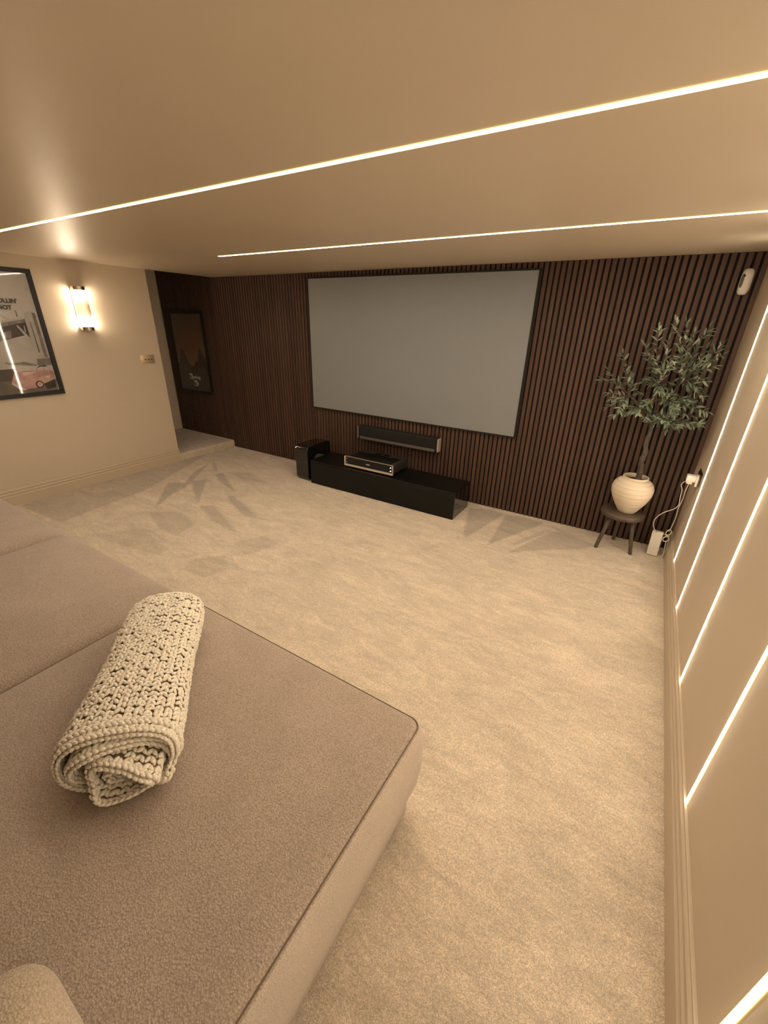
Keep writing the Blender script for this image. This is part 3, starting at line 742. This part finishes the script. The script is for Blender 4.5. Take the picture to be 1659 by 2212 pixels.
lo = superell('lens_eye', 0.005, 0.004, 0.0055, 1, 1, m_gloss, t, (-0.015, -0.0475, 0.030))

# ------------------------------------------------------------------ LEFT WALL: SCONCE, SWITCH, POSTER
t = thing('wall_sconce', 'chrome and glass rod wall light glowing on the left wall', 'wall light', (XL, -1.482, 1.602))
box('back_plate', 0.0, 0.006, -0.056, 0.056, -0.178, 0.178, m_champ, t, 0.002)
def half_cyl(name, r, z0, z1, m, parent, x0=0.006, solid=True):
    V = []; F = []
    o_ = [(x0, -r), (x0 + .026, -r)] + [(x0 + .026 + (r - .004) * math.cos(a), r * math.sin(a)) for a in [(-.5 + k / 16) * PI for k in range(1, 16)]] + [(x0 + .026, r), (x0, r)]
    n = len(o_); V = [(a, b, z0) for a, b in o_] + [(a, b, z1) for a, b in o_]
    F = [tuple(reversed(range(n))), tuple(range(n, 2 * n))] + [(k, (k + 1) % n, n + (k + 1) % n, n + k) for k in range(n)]
    return link_mesh(name, V, F, m, parent, False)
half_cyl('end_cap', 0.054, 0.150, 0.178, m_chrome, t); half_cyl('end_cap', 0.054, -0.178, -0.150, m_chrome, t)
for k in range(13):
    a = -PI / 2 + PI * (k + .5) / 13; V = []; F = []
    px, py = 0.034 + 0.044 * math.cos(a), 0.050 * math.sin(a)
    tube(V, F, [(px, py, -0.151), (px, py, 0.151)], 0.0048, 10); link_mesh('glass_rod', V, F, m_rod, t, True)
for z in (0.124, -0.124):
    V = []; F = []; lathe(V, F, [(0, z - 0.022), (0.030, z - 0.022), (0.034, z - 0.017), (0.034, z + 0.017), (0.030, z + 0.022), (0, z + 0.022)], 0.041, 0, 24)
    bl_ = link_mesh('bulb', V, F, m_bulb, t, True); bl_['label'] = 'glowing warm bulb'
    V = []; F = []; s = 1 if z > 0 else -1
    lathe(V, F, [(0, 0), (0.012, 0), (0.012, 0.030), (0, 0.030)], 0.030, 0, 16, zoff=(z - s * 0.024 - (0.030 if s > 0 else 0)))
    link_mesh('lamp_holder', V, F, m_brass, bl_, True)

t = thing('light_switch', 'brushed brass triple switch plate on the left wall by the alcove', 'switch', (XL, -0.968, 1.146))
box('plate', 0.0, 0.005, -0.073, 0.073, -0.043, 0.043, m_brass, t, 0.002)
for yy in (-0.022, 0.010, 0.042):
    V = []; F = []; tube(V, F, [(0.004, yy, 0.0), (0.007, yy, 0.0)], 0.009, 16); col_ = link_mesh('toggle_collar', V, F, m_bronze, t, False)
    V = []; F = []; tube(V, F, [(0.006, yy, 0.0), (0.018, yy, 0.010)], [0.0035, 0.005], 10); link_mesh('toggle', V, F, m_brass, col_, True)

def flat(name, polys, parent, axis, base, mats, step=0.00025):
    """flat print: polygons stacked a hair apart. axis 'x': plane facing +x (u=y,v=z); axis 'y': plane facing -y (u=x,v=z)"""
    V = []; F = []; MI = []
    for i, (mi, pts) in enumerate(polys):
        b = len(V)
        for u, v in pts: V.append((base + i * step, u, v) if axis == 'x' else (u, base - i * step, v))
        F.append(tuple(range(b, b + len(pts)))); MI.append(mi)
    return link_mesh(name, V, F, mats, parent, midx=MI)
def text_mesh(name, s, size, m, parent, loc_, rot, bold=0.0):
    cu = bpy.data.curves.new(name, 'FONT'); cu.body = s; cu.size = size; cu.extrude = 0.0003; cu.offset = bold; cu.align_x = 'LEFT'
    ob = bpy.data.objects.new('tmp_' + name, cu); C.objects.link(ob)
    dg = bpy.context.evaluated_depsgraph_get(); me = bpy.data.meshes.new_from_object(ob.evaluated_get(dg))
    bpy.data.objects.remove(ob); me.materials.clear(); me.materials.append(m)
    o = bpy.data.objects.new(name, me); C.objects.link(o); o.parent = parent; o.location = loc_; o.rotation_euler = rot
    return o
def pm(name, c, var=0.08, sc=12): return mat(name, c, 0.7, var=var, vscale=sc)
# frame spans y -2.51..-1.805, z .895..1.880
t = thing('framed_poster', 'black framed vintage car and bridge poster on the left wall', 'poster', (XL, -2.16, 1.388))
FY, FZ, FB = 0.356, 0.492, 0.034
for a in ((-FY, FY, FZ - FB, FZ), (-FY, FY, -FZ, -FZ + FB), (-FY, -FY + FB, -FZ + FB, FZ - FB), (FY - FB, FY, -FZ + FB, FZ - FB)):
    box('frame_bar', 0.0, 0.024, a[0], a[1], a[2], a[3], m_frame, t, 0.002, 1)
IY, IZ = FY - FB, FZ - FB
mats = [pm('print_sky', (0.50, 0.46, 0.41), .05, 3), pm('print_bridge_light', (0.42, 0.38, 0.33)), pm('print_bridge_dark', (0.05, 0.04, 0.035)), pm('print_mid_grey', (0.20, 0.175, 0.15), .3, 25),
        pm('print_water', (0.44, 0.40, 0.35)), pm('print_asphalt', (0.13, 0.105, 0.085), .35, 9), pm('print_pink', (0.46, 0.27, 0.235), .25, 18), pm('print_black', (0.012, 0.010, 0.009)),
        pm('print_pink_light', (0.62, 0.44, 0.38), .1, 20), pm('print_ink', (0.03, 0.028, 0.026))]
def R_(y0, y1, z0, z1): return [(y0, z0), (y1, z0), (y1, z1), (y0, z1)]
cy, cz = 0.215, -0.335
def wheel(c, r, mi, n=20): return (mi, [(c[0] + r * math.cos(2 * PI * k / n), c[1] + r * math.sin(2 * PI * k / n)) for k in range(n)])
polys = [(0, R_(-IY, IY, -IZ, IZ)), (4, R_(-IY, IY, -0.24, -0.02)),
  (1, [(0.229, 0.163), (0.276, 0.183), (0.306, 0.165), (0.306, -0.187), (0.228, -0.183), (0.222, -0.024)]),
  (2, [(0.253, 0.102), (0.257, 0.102), (0.26, -0.134), (0.252, -0.143)]),
  (3, [(0.282, 0.173), (0.306, 0.165), (0.307, -0.182), (0.283, -0.175)]),
  (3, [(0.221, -0.19), (0.3215, -0.187), (0.3215, -0.245), (0.215, -0.243)]),
  (3, [(-0.116, 0.057), (0.225, 0.125), (0.223, 0.097), (-0.125, 0.026)]),
  (1, [(-0.109, 0.079), (0.223, 0.134), (0.223, 0.12), (-0.116, 0.057)]),
  (2, [(-0.125, 0.026), (0.223, 0.097), (0.222, -0.024), (0.188, -0.004), (-0.159, -0.086)]),
  (3, [(-0.141, -0.028), (0.106, 0.034), (0.091, -0.031), (-0.159, -0.086)]),
  (1, [(0.15, 0.072), (0.163, 0.072), (0.225, -0.029), (0.232, -0.118), (0.193, -0.018)]),
  (0, [(0.201, 0.07), (0.206, 0.07), (0.204, 0.02), (0.197, 0.02)]),
  (2, [(0.175, 0.186), (0.179, 0.186), (0.179, 0.136), (0.173, 0.135)]),
  (1, [(0.067, 0.153), (0.087, 0.14), (0.116, 0.113), (0.104, 0.113), (0.063, 0.14)]),
  (3, [(0.0, -0.203), (0.042, -0.218), (0.131, -0.208), (0.208, -0.238), (0.206, -0.245), (-0.005, -0.22)]),
  (2, [(-0.169, -0.247), (-0.054, -0.26), (0.056, -0.258), (0.031, -0.316), (-0.003, -0.358), (-0.208, -0.378)]),
  (1, [(-0.082, -0.22), (-0.041, -0.218), (0.002, -0.24), (0.011, -0.253), (-0.051, -0.252)]),
  (5, [(-0.199, -0.35), (0.003, -0.354), (0.321, -0.362), (0.309, -0.457), (-0.241, -0.457)]),
  (7, [(0.217, -0.39), (0.307, -0.36), (0.303, -0.43), (0.231, -0.444)]),
  (6, [(0.016, -0.3215), (0.034, -0.291), (0.066, -0.284), (0.129, -0.278), (0.186, -0.282), (0.202, -0.258), (0.228, -0.247), (0.27, -0.247), (0.291, -0.274), (0.306, -0.291), (0.317, -0.313), (0.311, -0.361), (0.216, -0.395), (0.157, -0.421), (0.082, -0.428), (0.045, -0.404), (-0.004, -0.363)]),
  (0, [(0.205, -0.263), (0.232, -0.252), (0.25, -0.253), (0.242, -0.281), (0.2, -0.283)]),
  (0, [(0.255, -0.252), (0.271, -0.253), (0.291, -0.285), (0.249, -0.282)]),
  (7, [(0.202, -0.258), (0.229, -0.244), (0.273, -0.245), (0.283, -0.254), (0.227, -0.252), (0.205, -0.263)]),
  (8, [(0.086, -0.29), (0.18, -0.29), (0.187, -0.298), (0.09, -0.321)]),
  (8, [(0.237, -0.333), (0.282, -0.326), (0.27, -0.352), (0.248, -0.345)]),
  (8, [(0.0, -0.364), (0.045, -0.404), (0.082, -0.428), (0.076, -0.436), (0.028, -0.417), (-0.008, -0.378)]),
  wheel((0.187, -0.397), 0.030, 7), wheel((0.187, -0.397), 0.020, 8), wheel((0.187, -0.397), 0.010, 6), wheel((0.035, -0.335), 0.010, 8)]
flat('print', polys, t, 'x', 0.006, mats)
RX = (PI / 2, 0, PI / 2)
text_mesh('lettering', "ROLLIN'", 0.0425, mats[9], t, (0.0165, 0.050, 0.238), RX, 0.0016)
text_mesh('lettering', "NOT", 0.0425, mats[9], t, (0.0165, 0.062, 0.190), RX, 0.0016)
box('glazing', 0.0185, 0.0195, -IY, IY, -IZ, IZ, m_glaze, t)

# ------------------------------------------------------------------ POSTER IN THE ALCOVE (on the slats)
t = thing('framed_poster', 'black framed dark orange sunset poster on the slats in the alcove', 'poster', (-5.56, -0.02, 1.135))
FX, FZ, FB = 0.338, 0.492, 0.030
for a in ((-FX, FX, FZ - FB, FZ), (-FX, FX, -FZ, -FZ + FB), (-FX, -FX + FB, -FZ + FB, FZ - FB), (FX - FB, FX, -FZ + FB, FZ - FB)):
    box('frame_bar', a[0], a[1], -0.026, 0.0, a[2], a[3], m_frame, t, 0.002, 1)
IX, IZ = FX - FB, FZ - FB
def grad_mat():
    m = bpy.data.materials.new('print_sunset'); nt, N, L, P = nodes(m)
    tc = N.new('ShaderNodeTexCoord'); s = N.new('ShaderNodeSeparateXYZ'); L.new(tc.outputs['Object'], s.inputs[0])
    r = N.new('ShaderNodeMapRange'); r.inputs['From Min'].default_value = -0.25; r.inputs['From Max'].default_value = 0.46; L.new(s.outputs[2], r.inputs['Value'])
    cr = N.new('ShaderNodeValToRGB'); e = cr.color_ramp.elements
    e[0].position = 0; e[0].color = (0.40, 0.19, 0.05, 1); e[1].position = 1; e[1].color = (0.12, 0.055, 0.028, 1)
    k = e.new(0.45); k.color = (0.20, 0.085, 0.028, 1)
    L.new(r.outputs[0], cr.inputs[0]); L.new(cr.outputs[0], P.inputs['Base Color']); P.inputs['Roughness'].default_value = 0.7
    return m
mats2 = [grad_mat(), pm('print_rock', (0.065, 0.056, 0.045), .2, 10), pm('print_white', (0.85, 0.82, 0.78), .02), pm('print_rock_dark', (0.055, 0.034, 0.022), .2, 10)]
polys = [(0, R_(-IX, IX, -IZ, IZ)), (3, [(-IX, -0.14), (-.27, -0.12), (-.235, -.03), (-.225, .045), (-.19, .055), (-.16, .02), (-.12, -.03), (-.09, -.11), (-.05, -.15), (0.0, -.16), (.03, -.15), (.06, -.09), (.08, -.085), (.09, -.11), (.11, -.10), (.12, -.02), (.15, .005), (.155, .06), (.20, .06), (.215, .0), (.25, -.03), (.28, -.13), (IX, -.15), (IX, -IZ), (-IX, -IZ)]),
         (1, [(-IX, -0.17), (-.2, -.15), (-.05, -.18), (.08, -.19), (.2, -.17), (IX, -.18), (IX, -IZ), (-IX, -IZ)]),
         (2, R_(-0.118, -0.044, -0.328, -0.254)), (2, R_(-0.038, 0.036, -0.410, -0.336))]
flat('print', polys, t, 'y', -0.006, mats2)
RY = (PI / 2, 0, 0)
text_mesh('lettering', "Br", 0.064, mats2[1], t, (-0.112, -0.0155, -0.314), RY, 0.0015)
text_mesh('lettering', "eaking", 0.064, mats2[2], t, (-0.040, -0.0155, -0.314), RY, 0.001)
text_mesh('lettering', "Ba", 0.064, mats2[1], t, (-0.035, -0.0155, -0.396), RY, 0.0015)
text_mesh('lettering', "d", 0.064, mats2[2], t, (0.041, -0.0155, -0.396), RY, 0.001)
box('glazing', -IX, IX, -0.0205, -0.0195, -IZ, IZ, m_glaze, t)

# ------------------------------------------------------------------ SOFA
def soft_block(name, x0, x1, y0, y1, prof, rc, m, parent, crown=0.0, nseg=10, rows=14):
    """prof: list of (inset, z) going up; top closed by a crowned grid of rings"""
    def ring(ins, z, zc=None):
        a0, a1, b0, b1 = x0 + ins, x1 - ins, y0 + ins, y1 - ins; r = max(min(rc - ins * 0.6, (a1 - a0) / 2 - .001, (b1 - b0) / 2 - .001), 0.001); pts = []
        for cx, cy, s in ((a1 - r, b1 - r, 0), (a0 + r, b1 - r, 1), (a0 + r, b0 + r, 2), (a1 - r, b0 + r, 3)):
            for k in range(nseg + 1):
                a = s * PI / 2 + k / nseg * PI / 2; pts.append(Vector((cx + r * math.cos(a), cy + r * math.sin(a), z)))
            nxt = {0: ((a1 - r, b1), (a0 + r, b1)), 1: ((a0, b1 - r), (a0, b0 + r)), 2: ((a0 + r, b0), (a1 - r, b0)), 3: ((a1, b0 + r), (a1, b1 - r))}[s]
            for k in range(1, 12):
                f = k / 12; pts.append(Vector((nxt[0][0] * (1 - f) + nxt[1][0] * f, nxt[0][1] * (1 - f) + nxt[1][1] * f, z)))
        return pts
    V = []; F = []; rings = [ring(i, z) for i, z in prof]
    n = len(rings[0]); last = rings[-1]; c = sum(last, Vector()) / n; zt = prof[-1][1]
    for k in range(1, rows + 1):
        f = k / rows; g = 1 - f
        rings.append([Vector((c.x + (p.x - c.x) * max(g, 0.001), c.y + (p.y - c.y) * max(g, 0.001), zt + crown * (1 - g ** 2.4))) for p in last])
    for r in rings: V += r
    for i in range(len(rings) - 1):
        for k in range(n): F.append((i * n + k, i * n + (k + 1) % n, (i + 1) * n + (k + 1) % n, (i + 1) * n + k))
    F.append(tuple(reversed(range(n))))
    return link_mesh(name, V, F, m, parent, True)

sofa = thing('sofa', 'deep taupe boucle modular sofa with wide flat seats on the carpet', 'sofa', (-0.77, -2.74, 0))
def SB(name, x0, x1, y0, y1, prof, rc, crown, m=m_sofa): return soft_block(name, x0 + 0.77, x1 + 0.77, y0 + 2.74, y1 + 2.74, prof, rc, m, sofa, crown)
ZS = 0.425
def arc(i0, z0, i1, z1, bul, n=6): return [(i0 + (i1 - i0) * k / n - bul * math.sin(PI * k / n), z0 + (z1 - z0) * k / n) for k in range(n + 1)]
YF, YR = -2.725, -4.30
# right-hand module: tailored block seat with seam round the top edge
prof = [(0.03, 0.15), (0.008, 0.156), (0.0, 0.17)] + arc(0.0, 0.18, 0.0, ZS - 0.03, 0.008)[0:] + [(0.003, ZS - 0.018), (0.0075, ZS - 0.009), (0.0115, ZS - 0.005), (0.0135, ZS - 0.0085), (0.0155, ZS - 0.0045), (0.022, ZS + 0.000), (0.035, ZS + 0.0025)]
X1 = -0.765; X2 = -1.995; X3 = -3.06; X4 = -4.12
seat_ = SB('seat', X2, X1, YR, YF, prof, 0.045, 0.012)
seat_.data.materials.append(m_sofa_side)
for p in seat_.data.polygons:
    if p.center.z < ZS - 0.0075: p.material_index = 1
# seam thread in the groove
def seam(x0, x1, y0, y1, ins, z, rc):
    pts = []
    a0, a1, b0, b1 = x0 + ins, x1 - ins, y0 + ins, y1 - ins; r = rc
    for cx, cy, s in ((a1 - r, b1 - r, 0), (a0 + r, b1 - r, 1), (a0 + r, b0 + r, 2), (a1 - r, b0 + r, 3)):
        for k in range(11): a = s * PI / 2 + k / 10 * PI / 2; pts.append(Vector((cx + r * math.cos(a) + 0.77, cy + r * math.sin(a) + 2.74, z)))
    pts.append(pts[0]); V = []; F = []; tube(V, F, pts, 0.0022, 6, False); return link_mesh('seam', V, F, m_seam, sofa, True)
seam(X2, X1, YR, YF, 0.0130, ZS - 0.0060, 0.034)['label'] = 'dark stitched seam round the seat edge'
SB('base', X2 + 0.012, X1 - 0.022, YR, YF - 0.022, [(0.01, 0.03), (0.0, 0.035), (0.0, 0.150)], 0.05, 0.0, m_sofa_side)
# middle and left modules: looser, rounder cushions
def puff(zt, bl=0.012):
    return [(0.03, 0.16), (0.008, 0.166), (0.0, 0.18)] + arc(0.0, 0.19, 0.0, zt - 0.06, bl) + [(0.003, zt - 0.045), (0.010, zt - 0.028), (0.022, zt - 0.013), (0.040, zt - 0.004), (0.062, zt)]
SB('seat', X3 + 0.004, X2 - 0.002, YR, YF + 0.004, puff(ZS + 0.006), 0.075, 0.028)
SB('base', X3, X2, YR, YF - 0.022, [(0.01, 0.03), (0.0, 0.035), (0.0, 0.16)], 0.05, 0.0)
SB('seat', X4, X3 - 0.001, YR, YF + 0.000, puff(ZS + 0.004), 0.085, 0.030)
SB('base', X4, X3, YR, YF - 0.022, [(0.01, 0.03), (0.0, 0.035), (0.0, 0.16)], 0.05, 0.0)
for xa, xb in ((X2 + .004, X1 - 0.004), (X3 + 0.004, X2 - 0.004), (X4 + 0.004, X3 - 0.004)):
    SB('backrest', xa, xb, -4.56, YR + 0.004, [(0.01, 0.03), (0.0, 0.05), (-0.004, 0.3), (0.0, 0.60), (0.01, 0.66), (0.03, 0.69), (0.06, 0.70)], 0.06, 0.012)

# scatter cushion in the near corner
cu = thing('cushion', 'light beige boucle scatter cushion lying on the sofa seat in the near corner', 'cushion', (-1.02, -3.60, ZS))
def pillow(name, w_, th, m, parent, n=22):
    V = []; F = []; h = w_ / 2; rc = 0.085
    def outline(f):
        pts = []; hh = h * f; r = max(min(rc * (0.6 + .4 * f), hh * .98), .0005) if f > 0 else .0001
        for sx, sy, s_ in ((1, 1, 0), (-1, 1, 1), (-1, -1, 2), (1, -1, 3)):
            for k in range(9):
                a_ = s_ * PI / 2 + k / 8 * PI / 2; pts.append((sx * (hh - r) + r * math.cos(a_), sy * (hh - r) + r * math.sin(a_)))
            a0 = pts[-1]; nx = {0: (-(hh - r), hh), 1: (-hh, -(hh - r)), 2: (hh - r, -hh), 3: (hh, hh - r)}[s_]
            for k in range(1, 10): pts.append((a0[0] + (nx[0] - a0[0]) * k / 10, a0[1] + (nx[1] - a0[1]) * k / 10))
        # edges bow inwards a little between the corners
        return [(x_ * (1 - .05 * f * (1 - min(1, abs(y_) / (hh + 1e-6)) ** 2)), y_ * (1 - .05 * f * (1 - min(1, abs(x_) / (hh + 1e-6)) ** 2))) for x_, y_ in pts]
    seq = [(math.sin(k / n * PI / 2), 1) for k in range(n, 0, -1)]
    rings = [(f, 1) for f, _ in reversed(seq)] + [(f, -1) for f, _ in seq[1:]]
    N_ = len(outline(1.0))
    for f, sg in rings:
        z = sg * th / 2 * (1 - f ** 3.0) ** 0.55 if f < 1 else 0.0
        for x_, y_ in outline(f): V.append((x_, y_, z + 0.004 * math.sin(x_ * 19 + y_ * 13) * (1 - f)))
    for i in range(len(rings) - 1):
        for k in range(N_): F.append((i * N_ + k, i * N_ + (k + 1) % N_, (i + 1) * N_ + (k + 1) % N_, (i + 1) * N_ + k))
    F.append(tuple(reversed(range(N_)))); F.append(tuple(range((len(rings) - 1) * N_, len(rings) * N_)))
    o = link_mesh(name, V, [f[::-1] for f in F], m, parent, True)
    return o
p_ = pillow('cover', 0.50, 0.17, m_pillow, cu)

# ------------------------------------------------------------------ KNITTED THROW, rolled up
def make_throw():
    d = Vector((0.72, -0.694, 0)).normalized()      # axis, far -> near
    s = Vector((0.694, 0.72, 0)).normalized()       # across
    up = Vector((0, 0, 1))
    O = Vector((-1.795, -2.885, ZS + 0.004)); LEN = 0.615
    A, Bh = 0.140, 0.083
    V = []; F = []; MI = []
    TURNS = 3.7; NU = 300
    def cross(t, v=0.0):
        """t in [0,1] along the spiral from outer edge to the centre; returns across, height"""
        th = -PI * 0.35 - t * TURNS * 2 * PI
        turn = t * TURNS
        k = 1 - 0.20 * max(0, turn - 0.05) + 0.02 * max(0, turn - 2)
        wob = 1 + (0.10 * math.sin(2 * th + 1.0 + turn) + 0.09 * math.sin(3.3 * th)) * min(1, max(0, turn - 0.9))
        r = k * wob
        c_, s_ = math.cos(th), math.sin(th)
        ax = A * r * math.copysign(abs(c_) ** 0.85, c_); hz = Bh * r * math.copysign(abs(s_) ** 0.8, s_)
        if hz < -Bh * 0.86: hz = -Bh * 0.86
        ax += 0.010 * max(0, turn - 0.9); hz += -0.012 * max(0, turn - 0.9)
        return ax, hz + Bh
    def shape(t, v):
        ax, hz = cross(t)
        f = v / LEN
        grow = 0.94 + 0.13 * f + 0.025 * math.sin(f * 9)
        # the far end rounds off
        endf = 1.0
        if f < 0.10: endf = math.sqrt(max(0.0, 1 - ((0.10 - f) / 0.10) ** 2)) * 0.35 + 0.65
        turn = t * TURNS
        jut = 0.0
        if f > 0.6 and turn > 0.9:
            jut = (0.024 * math.sin(turn * 3.1) + 0.022 * math.sin(turn * 9.7) + 0.026) * (f - 0.6) / 0.4
        if f > 0.5: jut += 0.022 * (1 - hz / (2 * Bh)) * (f - .5) / .5
        P = O + d * (v + jut) + s * (ax * grow * endf) + up * (Bh * 0.86 * 0 + (hz - Bh) * (grow * endf) + Bh - 0.011)
        return P
    # resample t by arc length
    ts = [i / 1200 for i in range(1201)]; P0 = [Vector(cross(t)) for t in ts]; acc = [0]
    for a, b in zip(P0, P0[1:]): acc.append(acc[-1] + (b - a).length)
    tot = acc[-1]
    def t_at(u):
        import bisect
        i = min(bisect.bisect_left(acc, u), 1200); i = max(i, 1); f = (u - acc[i - 1]) / max(acc[i] - acc[i - 1], 1e-9); return ts[i - 1] + f * (ts[i] - ts[i - 1])
    outer_len = next(acc[i] for i in range(1201) if ts[i] * TURNS >= 1.0)
    # dark backing sheet, paints the shaded holes between stitches
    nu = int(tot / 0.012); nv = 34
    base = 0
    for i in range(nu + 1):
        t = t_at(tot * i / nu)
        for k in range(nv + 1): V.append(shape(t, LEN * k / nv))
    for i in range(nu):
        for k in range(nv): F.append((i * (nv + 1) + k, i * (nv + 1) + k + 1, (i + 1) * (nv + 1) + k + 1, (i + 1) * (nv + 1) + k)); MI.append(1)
    # far cap so the roll is not hollow
    # teardrop stitch template
    tv = []; tf = []
    rings_ = [(-0.5, 0.25), (-0.34, 0.75), (-0.08, 1.0), (0.20, 0.86), (0.42, 0.5), (0.5, 0.12)]; sd = 6
    for z, r in rings_:
        for k in range(sd): a = 2 * PI * k / sd; tv.append((r * math.cos(a), r * math.sin(a), z))
    for i in range(len(rings_) - 1):
        for k in range(sd): tf.append((i * sd + k, i * sd + (k + 1) % sd, (i + 1) * sd + (k + 1) % sd, (i + 1) * sd + k))
    tf.append(tuple(reversed(range(sd)))); tf.append(tuple(range((len(rings_) - 1) * sd, len(rings_) * sd)))
    def drop(p, dr, nrm, L_, r):
        dr = dr.normalized(); nrm = (nrm - dr * nrm.dot(dr)).normalized(); b_ = dr.cross(nrm); b0 = len(V)
        for x_, y_, z_ in tv: V.append(p + b_ * (x_ * r * 1.12) + nrm * (y_ * r * 0.9) + dr * (z_ * L_ + 0.0))
        for f in tf: F.append(tuple(b0 + q for q in f)); MI.append(0)
    rnd = random.Random(5)
    W_ = 0.0212; ST_ = 0.0168
    nw = int(tot / W_); nst = int(LEN / ST_)
    def frame(u, v):
        t = t_at(min(max(u, 0.001), tot - 0.001)); t2 = t_at(min(max(u + 0.006, 0.002), tot))
        p = shape(t, v); pu = shape(t2, v) - p; pv = shape(t, v + 0.004) - p
        if pu.length < 1e-7: pu = Vector((1, 0, 0)) * .001
        n = pu.cross(pv).normalized(); ctr = O + d * v + up * Bh
        return p, pu.normalized(), pv.normalized(), n
    for i in range(nw):
        u = (i + 0.5) * W_; inner = u > outer_len
        for k in range(nst + 1):
            if inner and k < nst - 6: continue
            v = (k + 0.3) * ST_ + rnd.uniform(-.004, .004)
            p, pu, pv, n = frame(u, v)
            # outward side for this layer
            c_ = O + d * v + up * (Bh - 0.01)
            out = n if (p - c_).dot(n) > 0 else -n
            sides_ = (out,) if not inner else (out, -out)
            if not inner and k > nst - 5: sides_ = (out, -out)
            for o_ in sides_:
                for sg in (-1, 1):
                    dr = pv + pu * (sg * rnd.uniform(0.35, 1.05)) + o_ * rnd.uniform(-.18, .18)
                    drop(p + pu * (sg * W_ * 0.25) + o_ * (0.0038 + rnd.uniform(-.001, .0022)), dr, o_, ST_ * rnd.uniform(1.15, 1.4), rnd.uniform(0.0044, 0.0062) * (1.18 if inner else 1.0))
                if not inner and rnd.random() < 0.5:   # purl bump lying across
                    drop(p + pv * ST_ * 0.5 + o_ * 0.0058, pu + pv * rnd.uniform(-.5, .5), o_, W_ * 0.85, 0.0042)
    # chained bind-off round the near rim and along the outer free edge
    step = 0.013
    for row, (dv, dn) in enumerate(((0.004, 0.0), (-0.014, 0.006), (0.010, -0.006))):
        u = 0.0
        while u < tot - 0.01:
            if row == 1 and u > outer_len * 1.05: break
            p, pu, pv, n = frame(u, LEN + dv)
            c_ = O + d * LEN + up * (Bh - 0.01); out = n if (p - c_).dot(n) > 0 else -n
            for sg in (-1, 1):
                drop(p + pv * (sg * 0.0042) + out * (0.004 * (row != 2) + dn), pu + pv * (sg * 0.45), out + pv, step * 1.6, rnd.uniform(0.0046, 0.0058))
            u += step
    v = 0.02
    while v < LEN:
        p, pu, pv, n = frame(0.004, v); out = n if (p - (O + d * v + up * (Bh - .01))).dot(n) > 0 else -n
        for sg in (-1, 1): drop(p + pu * (sg * 0.004) + out * 0.004, pv + pu * (sg * 0.4), out, step * 1.7, 0.006)
        v += step
    # far end closing folds
    for ring_ in range(5):
        k_ = 1 - ring_ * 0.2
        n_r = max(6, int(0.72 * k_ / 0.018))
        for q in range(n_r):
            a = 2 * PI * q / n_r
            p = O + d * (0.012 - 0.010 * (1 - k_)) + s * (A * .62 * k_ * math.cos(a)) + up * (Bh - 0.012 + Bh * .62 * k_ * math.sin(a))
            tg = s * (-math.sin(a)) + up * math.cos(a)
            for sg in (-1, 1): drop(p + (s * math.cos(a) + up * math.sin(a)) * (sg * .005), tg + (s * math.cos(a) + up * math.sin(a)) * sg * .4, -d, 0.024, 0.0068)
    zmin = min(v_.z for v_ in V); dz = ZS + 0.0125 - zmin
    org = O + d * LEN / 2; org.z = ZS
    V = [v_ - org + Vector((0, 0, dz)) for v_ in V]
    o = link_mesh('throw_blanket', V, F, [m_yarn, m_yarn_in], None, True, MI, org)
    return tag(o, 'chunky cream knitted throw rolled up on the right sofa seat', 'blanket')
make_throw()
cu.location = (-1.02, -3.60, ZS)
# cushion: corner pointing to the far side, tilted, resting on the seat
e1 = Vector((-0.42, -0.90, 0.0)).normalized(); e2 = Vector((0.95, 0.02, -0.30)).normalized()
nz = e2.cross(-e1).normalized()
if nz.z < 0: nz = -nz
e1 = nz.cross(e2).normalized() * (-1 if nz.cross(e2).dot(e1) < 0 else 1)
corner = Vector((-1.064, -3.598, 0.612))
ctr = corner + e1 * 0.235 + e2 * 0.235
xa = e2; ya = nz.cross(xa)
Mx = Matrix((xa, ya, nz)).transposed().to_4x4(); Mx.translation = ctr - Vector(cu.location)
p_.matrix_local = Mx
